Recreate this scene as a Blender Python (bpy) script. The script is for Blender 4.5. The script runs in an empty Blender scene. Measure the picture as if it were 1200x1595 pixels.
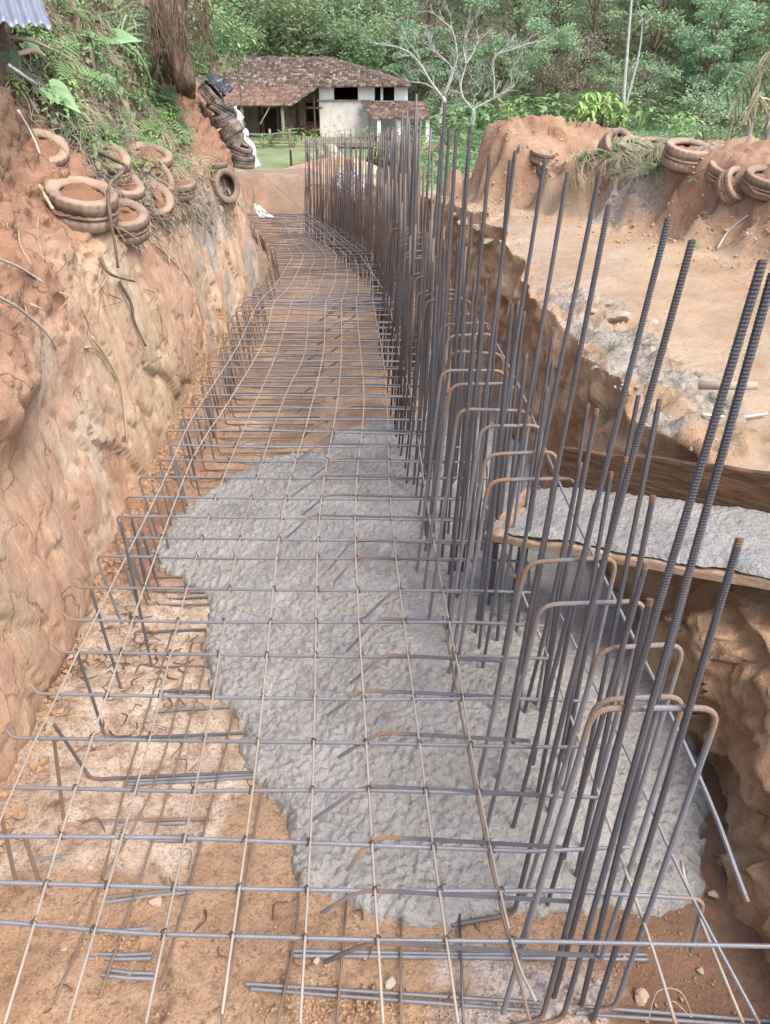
import bpy, bmesh, math, random
import numpy as np
from mathutils import Vector, Matrix, Euler
R = math.radians
random.seed(7)
rng = np.random.default_rng(11)
scene = bpy.context.scene
COL = scene.collection

# ------------------------------------------------------------------ camera, light, exposure
CAM_H, PITCH, FPX = 2.6, R(31.0), 1200.0
cam_data = bpy.data.cameras.new('camera'); cam = bpy.data.objects.new('camera', cam_data); COL.objects.link(cam)
cam.location = (0, 0, CAM_H); cam.rotation_euler = (R(90) - PITCH, 0, 0)
cam_data.sensor_fit = 'HORIZONTAL'; cam_data.sensor_width = 36.0; cam_data.lens = 36.0
cam_data.clip_start = 0.05; cam_data.clip_end = 1500
scene.camera = cam
SUN_EL, SUN_AZ = R(57), R(138)          # azimuth clockwise from +Y
world = bpy.data.worlds.new('World'); scene.world = world; world.use_nodes = True
wn = world.node_tree; bg = wn.nodes['Background']
sky = wn.nodes.new('ShaderNodeTexSky'); sky.sky_type = 'NISHITA'; sky.sun_disc = False
sky.sun_elevation = SUN_EL; sky.sun_rotation = SUN_AZ
sky.air_density = 1.0; sky.dust_density = 4.0; sky.ozone_density = 1.0
wn.links.new(sky.outputs[0], bg.inputs[0]); bg.inputs[1].default_value = 0.15
sun_d = bpy.data.lights.new('sun', 'SUN'); sun = bpy.data.objects.new('sun', sun_d); COL.objects.link(sun)
sun_d.energy = .85; sun_d.angle = R(26); sun_d.color = (1.0, 0.95, 0.88)
sdir = Vector((math.sin(SUN_AZ) * math.cos(SUN_EL), math.cos(SUN_AZ) * math.cos(SUN_EL), math.sin(SUN_EL)))
sun.rotation_euler = sdir.to_track_quat('Z', 'Y').to_euler(); sun.location = sdir * 40
vs = scene.view_settings
vs.view_transform = 'Standard'; vs.look = 'None'; vs.exposure = 1.4; vs.gamma = 1.0; vs.use_curve_mapping = False
scene.cycles.use_denoising = True; scene.cycles.denoising_prefilter = 'NONE'; scene.cycles.denoising_input_passes = 'RGB_ALBEDO_NORMAL'; scene.cycles.use_adaptive_sampling = False; scene.cycles.max_bounces = 6; scene.cycles.diffuse_bounces = 4; scene.cycles.transparent_max_bounces = 6

# ------------------------------------------------------------------ measuring helpers (pixels of the 1200 x 1595 photo)
SP, CP = math.sin(PITCH), math.cos(PITCH)
def ray(px, py):
    u = (px - 600) / FPX; v = (797.5 - py) / FPX
    return Vector((u, CP + v * SP, -SP + v * CP))
def on_z(px, py, z=0.0):
    d = ray(px, py); t = (z - CAM_H) / d.z
    return Vector((d.x * t, d.y * t, z))
def on_y(px, py, y):
    d = ray(px, py); t = y / d.y
    return Vector((d.x * t, y, CAM_H + d.z * t))
def project(P):
    P = np.asarray(P, float)
    x, y, z = P[..., 0], P[..., 1], P[..., 2] - CAM_H
    dep = y * CP - z * SP; up = y * SP + z * CP
    dep_s = np.where(dep > .05, dep, .05)
    return 600 + FPX * x / dep_s, 797.5 - FPX * up / dep_s, np.where(dep > .05, dep, 1e9)

# ------------------------------------------------------------------ noise
def _hash(ix, iy, iz, seed):
    h = (ix.astype(np.int64) * 374761393 + iy.astype(np.int64) * 668265263 + iz.astype(np.int64) * 2147483647 + seed * 974634777) & 0xFFFFFFFF
    h = ((h ^ (h >> 13)) * 1274126177) & 0xFFFFFFFF
    h = ((h ^ (h >> 15)) * 2246822519) & 0xFFFFFFFF
    return ((h ^ (h >> 16)) & 0xFFFF) / 65535.0
def vnoise(x, y, z=0.0, seed=0):
    """gradient noise, about -1..1"""
    x, y, z = np.broadcast_arrays(np.asarray(x, float), np.asarray(y, float), np.asarray(z, float))
    x, y, z = .80 * x + .36 * y + .48 * z, -.60 * x + .48 * y + .64 * z, -.80 * y + .60 * z
    xi, yi, zi = np.floor(x), np.floor(y), np.floor(z)
    fx, fy, fz = x - xi, y - yi, z - zi
    sx, sy, sz = [f * f * f * (f * (f * 6 - 15) + 10) for f in (fx, fy, fz)]
    r = 0
    for dx in (0, 1):
        for dy in (0, 1):
            for dz in (0, 1):
                h = _hash(xi + dx, yi + dy, zi + dz, seed); a = h * 2 * math.pi * 7; c = ((h * 977) % 1) * 2 - 1; s = np.sqrt(1 - c * c)
                w = (sx if dx else 1 - sx) * (sy if dy else 1 - sy) * (sz if dz else 1 - sz)
                r = r + w * (np.cos(a) * s * (fx - dx) + np.sin(a) * s * (fy - dy) + c * (fz - dz))
    return r * 1.75
def voro2(x, y, seed=0):
    """2-D cells: (random 0..1 per cell, offset to seed x, y, distance to the cell border)"""
    xi, yi = np.floor(x), np.floor(y); z0 = np.zeros_like(xi)
    f1 = np.full(x.shape, 9.0); f2 = np.full(x.shape, 9.0); cr = np.zeros(x.shape); ox = np.zeros(x.shape); oy = np.zeros(x.shape)
    for dx in (-1, 0, 1):
        for dy in (-1, 0, 1):
            cx, cy = xi + dx, yi + dy
            px = cx + _hash(cx, cy, z0, seed) * .9; py = cy + _hash(cx, cy, z0 + 1, seed + 5) * .9
            d = np.hypot(x - px, y - py); m = d < f1
            f2 = np.where(m, f1, np.minimum(f2, d)); cr = np.where(m, _hash(cx, cy, z0 + 2, seed + 9), cr); ox = np.where(m, x - px, ox); oy = np.where(m, y - py, oy); f1 = np.where(m, d, f1)
    return cr, ox, oy, f2 - f1
def blocks(x, y, seed, tilt=.5, crack=.5, cw=.06):
    """broken blocky relief, about -1..1, with tilted facets and cracks between them"""
    cr, ox, oy, e = voro2(x + .22 * fbm(x * 1.7, y * 1.7, oct=3, seed=seed + 20), y + .22 * fbm(x * 1.7, y * 1.7, 5.0, oct=3, seed=seed + 21), seed)
    t1, t2 = (cr * 37) % 1 - .5, (cr * 91) % 1 - .5
    return (cr * 2 - 1) * .6 + tilt * 2 * (t1 * ox + t2 * oy) - crack * np.exp(-e / cw)
def fbm(x, y, z=0.0, oct=4, seed=0, gain=.5):
    a, s, f = 1.0, 0, 1.0
    for i in range(oct):
        s = s + a * vnoise(x * f + 17.3 * i, y * f - 9.1 * i, np.asarray(z) * f + 3.7 * i, seed + i); a *= gain; f *= 2.03
    return s
def billow(x, y, z=0.0, oct=3, seed=0):
    a, s, f = 1.0, 0, 1.0
    for i in range(oct):
        s = s + a * (np.abs(vnoise(x * f + 7.3 * i, y * f - 5.1 * i, np.asarray(z) * f, seed + i)) * 2 - .7); a *= .5; f *= 2.1
    return s
def S(t):
    t = np.clip(t, 0, 1); return t * t * (3 - 2 * t)

# ------------------------------------------------------------------ object helpers
def mesh_np(name, V, F, smooth=True):
    me = bpy.data.meshes.new(name)
    V = np.asarray(V, np.float32)
    if isinstance(F, np.ndarray):
        n, k = F.shape
        me.vertices.add(len(V)); me.vertices.foreach_set('co', V.ravel())
        me.loops.add(n * k); me.loops.foreach_set('vertex_index', F.astype(np.int32).ravel())
        me.polygons.add(n); me.polygons.foreach_set('loop_start', np.arange(0, n * k, k, dtype=np.int32))
        me.polygons.foreach_set('loop_total', np.full(n, k, np.int32))
        me.update(calc_edges=True)
    else:
        me.from_pydata([tuple(v) for v in V], [], F)
    if smooth:
        me.polygons.foreach_set('use_smooth', np.ones(len(me.polygons), bool))
    me.update()
    return me
def attr(me, name, vals):
    a = me.attributes.new(name, 'FLOAT', 'POINT'); a.data.foreach_set('value', np.asarray(vals, np.float32))
def obj(name, me, mat=None, parent=None, loc=None, rot=None):
    o = bpy.data.objects.new(name, me); COL.objects.link(o)
    if mat is not None and me is not None and not me.materials: me.materials.append(mat)
    if parent is not None: o.parent = parent
    if loc is not None: o.location = loc
    if rot is not None: o.rotation_euler = rot
    return o
def tag(o, label=None, cat=None, group=None, kind=None):
    if label: o['label'] = label
    if cat: o['category'] = cat
    if group: o['group'] = group
    if kind: o['kind'] = kind
    return o
def dup(root):
    c = root.copy(); COL.objects.link(c)
    for ch in list(root.children):
        d = dup(ch); d.parent = c
    return c
ONES = ['', 'first', 'second', 'third', 'fourth', 'fifth', 'sixth', 'seventh', 'eighth', 'ninth', 'tenth', 'eleventh', 'twelfth', 'thirteenth',
        'fourteenth', 'fifteenth', 'sixteenth', 'seventeenth', 'eighteenth', 'nineteenth']
TENS = ['', '', 'twenty', 'thirty', 'forty', 'fifty', 'sixty', 'seventy', 'eighty', 'ninety']
TENTH = ['', '', 'twentieth', 'thirtieth', 'fortieth', 'fiftieth', 'sixtieth', 'seventieth', 'eightieth', 'ninetieth']
def nth(n):
    if n < 20: return ONES[n]
    if n < 100: return TENTH[n // 10] if n % 10 == 0 else TENS[n // 10] + '-' + ONES[n % 10]
    return 'hundredth' if n == 100 else 'hundred-and-' + nth(n - 100)

class MB:
    """collects shapes into one mesh"""
    def __init__(s): s.V, s.F, s.A = [], [], []
    def add(s, V, F, a=0.0):
        b = len(s.V); s.V += [tuple(v) for v in V]; s.F += [tuple(i + b for i in f) for f in F]
        s.A += ([a] * len(V) if np.isscalar(a) else list(a))
    def box(s, c, d, rz=0, rx=0, ry=0, a=0.0):
        M = Euler((rx, ry, rz)).to_matrix(); x, y, z = [k / 2 for k in d]
        V = [Vector(c) + M @ Vector((i * x, j * y, k * z)) for i in (-1, 1) for j in (-1, 1) for k in (-1, 1)]
        s.add(V, [(0, 1, 3, 2), (4, 6, 7, 5), (0, 4, 5, 1), (2, 3, 7, 6), (0, 2, 6, 4), (1, 5, 7, 3)], a)
    def tube(s, pts, r, seg=8, a=0.0, cap=True):
        V, F = tube(pts, r, seg, cap)[:2]; s.add(V, F, a)
    def build(s, name, mat, parent=None, smooth=False, loc=None, rot=None, attrname=None):
        me = mesh_np(name, s.V, s.F, smooth)
        if attrname: attr(me, attrname, s.A)
        return obj(name, me, mat, parent, loc, rot)
def catmull(pts, step=None, n=6):
    P = [Vector(p) for p in pts]
    if len(P) < 3: return P
    P = [2 * P[0] - P[1]] + P + [2 * P[-1] - P[-2]]; out = []
    for i in range(1, len(P) - 2):
        a, b, c, d = P[i - 1:i + 3]
        for k in range(n):
            t = k / n
            out.append(.5 * ((2 * b) + (c - a) * t + (2 * a - 5 * b + 4 * c - d) * t * t + (3 * b - a - 3 * c + d) * t ** 3))
    out.append(P[-2]); return out
def tube(pts, r, seg=8, cap=True, rib=0.0, ribh=.065):
    """round bar along pts; r number or list; rib = spacing of rolled ribs. Returns V, F, along(0..1)"""
    P = np.array([tuple(p) for p in pts], float)
    seglen = np.linalg.norm(np.diff(P, axis=0), axis=1); L = np.concatenate([[0], np.cumsum(seglen)])
    rad = np.full(len(P), r, float) if np.isscalar(r) else np.asarray(r, float)
    if rib > 0:
        n = max(4, int(L[-1] / rib) * 3); q = np.linspace(0, L[-1], n + 1)
        rad = np.interp(q, L, rad); P = np.stack([np.interp(q, L, P[:, k]) for k in range(3)], 1); L = q
        m = np.zeros(n + 1); m[1::3] = 1; rad = rad * (1 - ribh * .5 + m * ribh * 1.6)
    T = np.gradient(P, axis=0); T /= np.linalg.norm(T, axis=1)[:, None] + 1e-12
    ref = np.array([0, 0, 1.0]) if abs(T[:, 2]).mean() < .8 else np.array([0, 1.0, 0])
    A = np.cross(T, ref); bad = np.linalg.norm(A, axis=1) < 1e-3; A[bad] = np.cross(T[bad], [1.0, 0, 0])
    A /= np.linalg.norm(A, axis=1)[:, None]
    for i in range(1, len(A)):
        if np.dot(A[i], A[i - 1]) < 0: A[i] = -A[i]
    B = np.cross(T, A)
    th = np.linspace(0, 2 * math.pi, seg, endpoint=False)
    V = P[:, None] + rad[:, None, None] * (np.cos(th)[None, :, None] * A[:, None] + np.sin(th)[None, :, None] * B[:, None])
    if rib > 0: V = V + (rib * .42 * np.sin(th))[None, :, None] * T[:, None]
    n = len(P); V = V.reshape(-1, 3)
    i = np.arange(n - 1)[:, None] * seg; j = np.arange(seg)[None, :]; j2 = (j + 1) % seg
    F = np.stack([i + j, i + j2, i + seg + j2, i + seg + j], -1).reshape(-1, 4)
    F = [tuple(f) for f in F.tolist()]
    if cap: F += [tuple(range(seg - 1, -1, -1)), tuple((n - 1) * seg + k for k in range(seg))]
    along = np.repeat(L / max(L[-1], 1e-9), seg)
    return V, F, along
def grid_mesh(name, X, Y, Z, smooth=True):
    n, m = X.shape
    V = np.stack([X, Y, Z], -1).reshape(-1, 3)
    i = np.arange(n - 1)[:, None] * m; j = np.arange(m - 1)[None, :]
    F = np.stack([i + j, i + j + 1, i + m + j + 1, i + m + j], -1).reshape(-1, 4)
    return mesh_np(name, V, F, smooth)

# ------------------------------------------------------------------ material helpers
class NT:
    def __init__(s, name, rough=.9, spec=.3):
        s.m = bpy.data.materials.new(name); s.m.use_nodes = True; s.t = s.m.node_tree
        s.b = s.t.nodes['Principled BSDF']; s.b.inputs['Roughness'].default_value = rough
        s.b.inputs['Specular IOR Level'].default_value = spec
        s.pos = s.t.nodes.new('ShaderNodeNewGeometry').outputs['Position']
        s.tc = s.t.nodes.new('ShaderNodeTexCoord')
    def n(s, typ, **kw):
        nd = s.t.nodes.new(typ)
        for k, v in kw.items(): setattr(nd, k, v)
        return nd
    def l(s, a, b): s.t.links.new(a, b)
    def set(s, sock, v):
        if isinstance(v, (int, float)): sock.default_value = v
        elif isinstance(v, tuple): sock.default_value = v if len(v) == len(sock.default_value) else (*v, 1)
        else: s.l(v, sock)
    def vec(s, scale=(1, 1, 1), src=None, rot=(0, 0, 0), loc=(0, 0, 0)):
        m = s.n('ShaderNodeMapping'); s.l(src or s.pos, m.inputs[0])
        m.inputs['Scale'].default_value = scale; m.inputs['Rotation'].default_value = rot; m.inputs['Location'].default_value = loc
        return m.outputs[0]
    def noise(s, scale, detail=4, rough=.55, vec=None, dist=0.0):
        nd = s.n('ShaderNodeTexNoise'); s.l(vec or s.pos, nd.inputs['Vector'])
        nd.inputs['Scale'].default_value = scale; nd.inputs['Detail'].default_value = detail
        nd.inputs['Roughness'].default_value = rough; nd.inputs['Distortion'].default_value = dist
        return nd.outputs['Fac']
    def voro(s, scale, feature='F1', vec=None, out='Distance', rnd=1.0):
        nd = s.n('ShaderNodeTexVoronoi', feature=feature); s.l(vec or s.pos, nd.inputs['Vector'])
        nd.inputs['Scale'].default_value = scale; nd.inputs['Randomness'].default_value = rnd
        return nd.outputs[out]
    def ramp(s, fac, stops):
        nd = s.n('ShaderNodeValToRGB'); e = nd.color_ramp.elements
        while len(e) < len(stops): e.new(.5)
        for k, (p, c) in enumerate(stops):
            e[k].position = p; c = (c, c, c) if isinstance(c, (int, float)) else c; e[k].color = (*c, 1)
        s.l(fac, nd.inputs[0]); return nd.outputs[0]
    def mix(s, fac, a, b, mode='MIX'):
        nd = s.n('ShaderNodeMix', data_type='RGBA', blend_type=mode)
        s.set(nd.inputs[0], fac); s.set(nd.inputs[6], a); s.set(nd.inputs[7], b); return nd.outputs[2]
    def math(s, op, a, b=0.0, clamp=False):
        nd = s.n('ShaderNodeMath', operation=op, use_clamp=clamp); s.set(nd.inputs[0], a); s.set(nd.inputs[1], b); return nd.outputs[0]
    def attr(s, name):
        nd = s.n('ShaderNodeAttribute', attribute_name=name); return nd.outputs['Fac']
    def rand(s): return s.n('ShaderNodeObjectInfo').outputs['Random']
    def sep(s, src=None):
        nd = s.n('ShaderNodeSeparateXYZ'); s.l(src or s.pos, nd.inputs[0]); return nd.outputs
    def color(s, c): s.set(s.b.inputs['Base Color'], c); return s
    def rough(s, r): s.set(s.b.inputs['Roughness'], r); return s
    def bump(s, h, strength=.5, dist=.02):
        nd = s.n('ShaderNodeBump'); nd.inputs['Strength'].default_value = strength; nd.inputs['Distance'].default_value = dist
        s.l(h, nd.inputs['Height'])
        if s.b.inputs['Normal'].links: s.l(s.b.inputs['Normal'].links[0].from_socket, nd.inputs['Normal'])
        s.l(nd.outputs[0], s.b.inputs['Normal']); return s
SAT = .66
def lin(r, g, b):
    f = lambda c: (c / 255 / 12.92) if c / 255 <= .04045 else ((c / 255 + .055) / 1.055) ** 2.4
    r, g, b = f(r), f(g), f(b); l = .3 * r + .59 * g + .11 * b; s = SAT
    return (l + (r - l) * s, l + (g - l) * s, l + (b - l) * s)

# clay of the left cut bank
M = {}
k = NT('clay_cut', .95, .15)
big = k.noise(.9, 4, .6, k.vec((1, 1, .55)))
streak = k.noise(2.4, 8, .68, k.vec((1.0, 2.0, .38), rot=(R(18), 0, 0)), .5)
fine = k.noise(24, 6, .7)
c = k.ramp(streak, [(.25, lin(176, 126, 78)), (.40, lin(206, 158, 108)), (.55, lin(222, 182, 132)), (.72, lin(222, 192, 146))])
c = k.mix(k.ramp(big, [(.42, 0.0), (.62, .8)]), c, k.mix(streak, lin(204, 140, 94), lin(212, 158, 116)))
c = k.mix(k.ramp(k.noise(1.6, 5, .6, k.vec((1, 1, .6), loc=(4, 2, 9))), [(.52, 0.0), (.66, .75)]), c, lin(178, 152, 108))
c = k.mix(k.math('MULTIPLY', k.attr('loose'), .85), c, k.mix(k.noise(5, 6, .7), lin(132, 78, 44), lin(196, 138, 94)))
c = k.mix(k.math('MULTIPLY', k.attr('humus'), .9), c, k.mix(k.noise(9, 5, .7), lin(72, 50, 34), lin(146, 112, 80)))
c = k.mix(k.math('MULTIPLY', k.attr('blue'), .85), c, k.mix(k.noise(14, 5, .7), lin(130, 126, 116), lin(190, 186, 176)))
c = k.mix(k.ramp(fine, [(.3, .35), (.46, 0.0)]), c, lin(138, 94, 62))
wv = k.n('ShaderNodeVectorMath', operation='ADD'); k.l(k.vec((1.0, 1.5, .8)), wv.inputs[0])
nzv = k.n('ShaderNodeTexNoise'); k.l(k.pos, nzv.inputs['Vector']); nzv.inputs['Scale'].default_value = 3.0; nzv.inputs['Detail'].default_value = 6
sc_ = k.n('ShaderNodeVectorMath', operation='SCALE'); k.l(nzv.outputs['Color'], sc_.inputs[0]); sc_.inputs['Scale'].default_value = .55; k.l(sc_.outputs[0], wv.inputs[1])
crk = k.ramp(k.voro(2.1, 'DISTANCE_TO_EDGE', wv.outputs[0]), [(.0, 1.0), (.022, 0.0)]); crk = k.math('MULTIPLY', crk, k.ramp(k.noise(2.7, 3), [(.45, 0.0), (.6, 1.0)]))
c = k.mix(k.math('MULTIPLY', crk, .6), c, lin(112, 72, 46))
c = k.mix(k.math('MULTIPLY', k.ramp(k.noise(1.1, 5, .65, k.vec((1, 1, .7), loc=(7, 3, 1))), [(.52, 0.0), (.62, .7)]), k.math('SUBTRACT', 1.0, k.attr('loose'), True)), c, lin(228, 206, 168))
k.color(c); k.bump(k.math('SUBTRACT', 1.0, crk), .6, .02); k.bump(k.noise(5, 6, .7, k.vec((1, 4.0, .4), rot=(R(14), 0, 0))), .6, .05); k.bump(k.noise(38, 8, .8), .7, .022); k.bump(k.noise(130, 4, .7), .4, .006); M['clay'] = k.m

k = NT('trench_soil', .95, .15)
n1 = k.noise(3.0, 6, .6); n2 = k.noise(30, 6, .7); n3 = k.voro(60)
c = k.ramp(n1, [(.3, lin(156, 114, 70)), (.5, lin(180, 138, 92)), (.7, lin(196, 158, 112))])
c = k.mix(k.attr('sandy'), c, k.ramp(k.noise(8, 8, .75), [(.30, lin(124, 96, 72)), (.42, lin(182, 150, 118)), (.60, lin(214, 190, 160))]))
c = k.mix(k.math('MULTIPLY', k.attr('red'), .8), c, k.mix(k.noise(12, 6, .7), lin(134, 82, 52), lin(178, 122, 84)))
c = k.mix(k.math('MULTIPLY', k.attr('damp'), .85), c, k.mix(n1, lin(110, 70, 42), lin(146, 100, 66)))
c = k.mix(k.math('MULTIPLY', k.attr('greyed'), .75), c, k.mix(n1, lin(112, 88, 68), lin(164, 136, 110)))
c = k.mix(k.attr('milky'), c, lin(186, 172, 162))
c = k.mix(k.ramp(n2, [(.34, .7), (.48, 0.0)]), c, lin(122, 82, 54))
c = k.mix(k.ramp(k.noise(90, 4, .7), [(.36, .55), (.5, 0.0)]), c, lin(112, 78, 48))
k.color(c); k.bump(n2, .9, .02); k.bump(k.noise(110, 4, .7), .7, .006)
k.rough(k.math('SUBTRACT', .95, k.math('MULTIPLY', k.attr('milky'), .7))); M['soil'] = k.m

k = NT('right_earth', .95, .12)
n1 = k.noise(1.3, 6, .62); n2 = k.noise(18, 7, .72)
road = k.ramp(n1, [(.3, lin(172, 132, 88)), (.5, lin(190, 152, 106)), (.7, lin(202, 170, 128))])
road = k.mix(k.ramp(k.noise(4.5, 6, .7), [(.55, 0.0), (.7, .6)]), road, lin(190, 166, 138))
road = k.mix(k.ramp(n2, [(.3, .5), (.42, 0.0)]), road, lin(140, 102, 70))
face = k.ramp(k.noise(2.4, 7, .66, k.vec((1, 1, .7))), [(.28, lin(150, 102, 56)), (.46, lin(198, 146, 88)), (.6, lin(222, 176, 118)), (.74, lin(228, 194, 144))])
face = k.mix(k.ramp(n2, [(.3, .6), (.44, 0.0)]), face, lin(116, 74, 40))
c = k.mix(k.attr('face'), road, face)
c = k.mix(k.attr('berm'), c, k.mix(k.ramp(k.noise(2.2, 6, .65), [(.35, 0.0), (.65, 1.0)]), lin(158, 106, 66), lin(186, 146, 106)))
c = k.mix(k.attr('grey'), c, k.ramp(k.noise(26, 6, .75), [(.3, lin(108, 94, 78)), (.5, lin(172, 158, 140)), (.7, lin(204, 194, 180))]))
c = k.mix(k.attr('green'), c, k.mix(k.noise(6, 5, .7), lin(70, 92, 44), lin(120, 138, 74)))
k.color(c); k.bump(n2, .9, .04); k.bump(k.noise(70, 5, .7), .6, .012); M['earth'] = k.m

k = NT('valley_ground', 1.0, .05)
n1 = k.noise(.35, 5, .6); n2 = k.noise(3.5, 6, .7)
c = k.ramp(k.math('ADD', k.math('MULTIPLY', n1, .6), k.math('MULTIPLY', n2, .4)), [(.35, lin(98, 112, 62)), (.5, lin(124, 140, 80)), (.65, lin(150, 158, 96))])
c = k.mix(k.attr('field'), c, k.ramp(n2, [(.3, lin(60, 86, 48)), (.55, lin(92, 122, 70)), (.75, lin(126, 146, 86))]))
c = k.mix(k.attr('forest'), c, k.ramp(k.noise(.8, 6, .7), [(.3, lin(66, 74, 48)), (.55, lin(98, 102, 68)), (.75, lin(126, 106, 78))]))
c = k.mix(k.attr('bare'), c, k.ramp(n2, [(.3, lin(160, 104, 66)), (.6, lin(196, 146, 102))]))
k.color(c); k.bump(n2, .6, .15); M['valley'] = k.m

k = NT('wet_concrete', .45, .45)
n1 = k.noise(3, 6, .65); n2 = k.noise(75, 6, .75); v1 = k.voro(85, 'F1'); v2 = k.voro(42, 'F1'); n3 = k.noise(28, 5, .7)
c = k.ramp(n1, [(.3, lin(134, 130, 124)), (.5, lin(150, 146, 139)), (.7, lin(166, 162, 155))])
c = k.mix(k.ramp(n2, [(.34, .6), (.46, 0.0)]), c, lin(112, 108, 103)); c = k.mix(k.ramp(n3, [(.55, 0.0), (.75, .3)]), c, lin(178, 175, 170))
c = k.mix(k.ramp(k.noise(2.0, 3, .5), [(.62, 0.0), (.72, .35)]), c, lin(146, 128, 112))
c = k.mix(k.ramp(k.noise(1.4, 5, .6), [(.48, 0.0), (.66, .45)]), c, lin(116, 112, 106))
k.color(c); k.rough(k.ramp(k.noise(5, 5, .6), [(.38, .22), (.6, .6)])); k.bump(n3, .5, .022); k.bump(v2, .35, .014); k.bump(v1, .4, .008); k.bump(n2, .6, .008); M['concrete'] = k.m

SAT = .8
def steel(name, a, b, rustc=(110, 78, 48), metal=.35, rough=.5, rusty=.25):
    k = NT(name, rough, .5); k.b.inputs['Metallic'].default_value = metal
    n = k.noise(9, 5, .7, k.vec((1, 1, .35))); f = k.noise(140, 3, .6)
    c = k.mix(n, lin(*a), lin(*b))
    c = k.mix(k.math('MULTIPLY', k.rand(), .3), c, lin(88, 72, 64))
    rust = k.math('ADD', k.math('MULTIPLY', k.attr('rust'), k.ramp(k.noise(5, 5, .7), [(.3, .35), (.6, 1.0)])), k.math('MULTIPLY', k.ramp(k.noise(3.2, 6, .75), [(.52, 0.0), (.7, 1.0)]), rusty), True)
    c = k.mix(rust, c, k.mix(f, lin(*rustc), lin(158, 116, 70)))
    k.color(c); k.set(k.b.inputs['Metallic'], k.math('SUBTRACT', metal, k.math('MULTIPLY', rust, metal)))
    k.rough(k.math('ADD', rough, k.math('MULTIPLY', rust, .35), True)); k.bump(f, .2, .002)
    return k.m
M['steel'] = steel('dark_rebar_steel', (70, 72, 78), (110, 112, 120))
M['steel_sky_sheen'] = steel('sky_sheen_rebar_steel', (98, 101, 108), (150, 153, 160), rusty=.2)  # bluish sky reflection on level bars is put into this paler colour
M['thin'] = steel('dusty_thin_bar', (146, 132, 116), (182, 170, 154), (136, 104, 74), .1, .65, .35)
M['dirty'] = steel('muddy_bar', (96, 82, 72), (150, 124, 100), (126, 84, 50), .15, .75, .5)

# ------------------------------------------------------------------ terrain shape
def tab(pts):
    xs, ys = zip(*pts); return lambda v: np.interp(v, xs, ys)
zf = lambda y: -0.094 * np.maximum(0, np.asarray(y, float) - 7) * S((np.asarray(y, float) - 6.2) / 2)
xs = tab([(0, .54), (1.3, .46), (2.7, .36), (3.4, .31), (5, .18), (7.4, .03), (9, -.0), (11, -.12), (12.5, -.42), (15.6, -1.02), (18.5, -1.85), (21, -2.7)])
xl = tab([(-2, -1.6), (2.2, -1.62), (4.3, -1.70), (6.5, -1.74), (8, -1.76), (10, -1.76), (11.5, -1.9), (13, -2.2), (15.6, -2.85), (18.5, -3.7), (22, -4.9)])
xr = tab([(-2, 1.25), (1.5, 1.3), (3.2, 1.32), (3.9, 1.12), (5, 1.0), (8, 1.0), (10, .85), (11, .7), (12.5, .4), (15.6, -.2), (18.5, -1.05), (22, -2.2)])
ml = tab([(0, -1.2), (1.9, -1.3), (3, -1.40), (5.4, -1.36), (6.3, -1.38), (9.3, -1.45), (10.5, -1.5), (12, -1.7), (13, -1.95), (15.6, -2.55), (18.5, -3.35)])
base = tab([(-5, 1.0), (9, 1.0), (20, -.03), (30, -1.5), (46, -3.4), (76, -3.4), (86, -1.6), (150, 31), (220, 60)])
FOOT = [(4.6, 2.6), (3.7, 5.4), (3.25, 6.6), (2.98, 7.4), (2.58, 8.08), (2.16, 9.1), (1.75, 10.2), (1.25, 11.0), (1.0, 12.4)]
crest = tab([(2, .5), (5.5, .62), (6.6, .66), (7.4, .72), (8.2, .76), (9.0, .72), (9.7, .62), (10.2, .45), (10.7, .85), (11.4, 1.0), (12.0, .95), (12.6, .8)])
def berm_d(x, y):
    best = np.full(np.shape(x), 1e9); sg = np.zeros(np.shape(x)); al = np.zeros(np.shape(x))
    for (ax, ay), (bx, by) in zip(FOOT[:-1], FOOT[1:]):
        dx, dy = bx - ax, by - ay; L2 = dx * dx + dy * dy
        t = np.clip(((x - ax) * dx + (y - ay) * dy) / L2, 0, 1)
        px, py = x - (ax + t * dx), y - (ay + t * dy); d = np.hypot(px, py)
        s = np.sign(-(dx * py - dy * px)); m = d < best - 1e-9
        best = np.where(m, d, best); sg = np.where(m, s, sg); al = np.where(m, ay + t * dy, al)
    return best * sg, al
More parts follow.
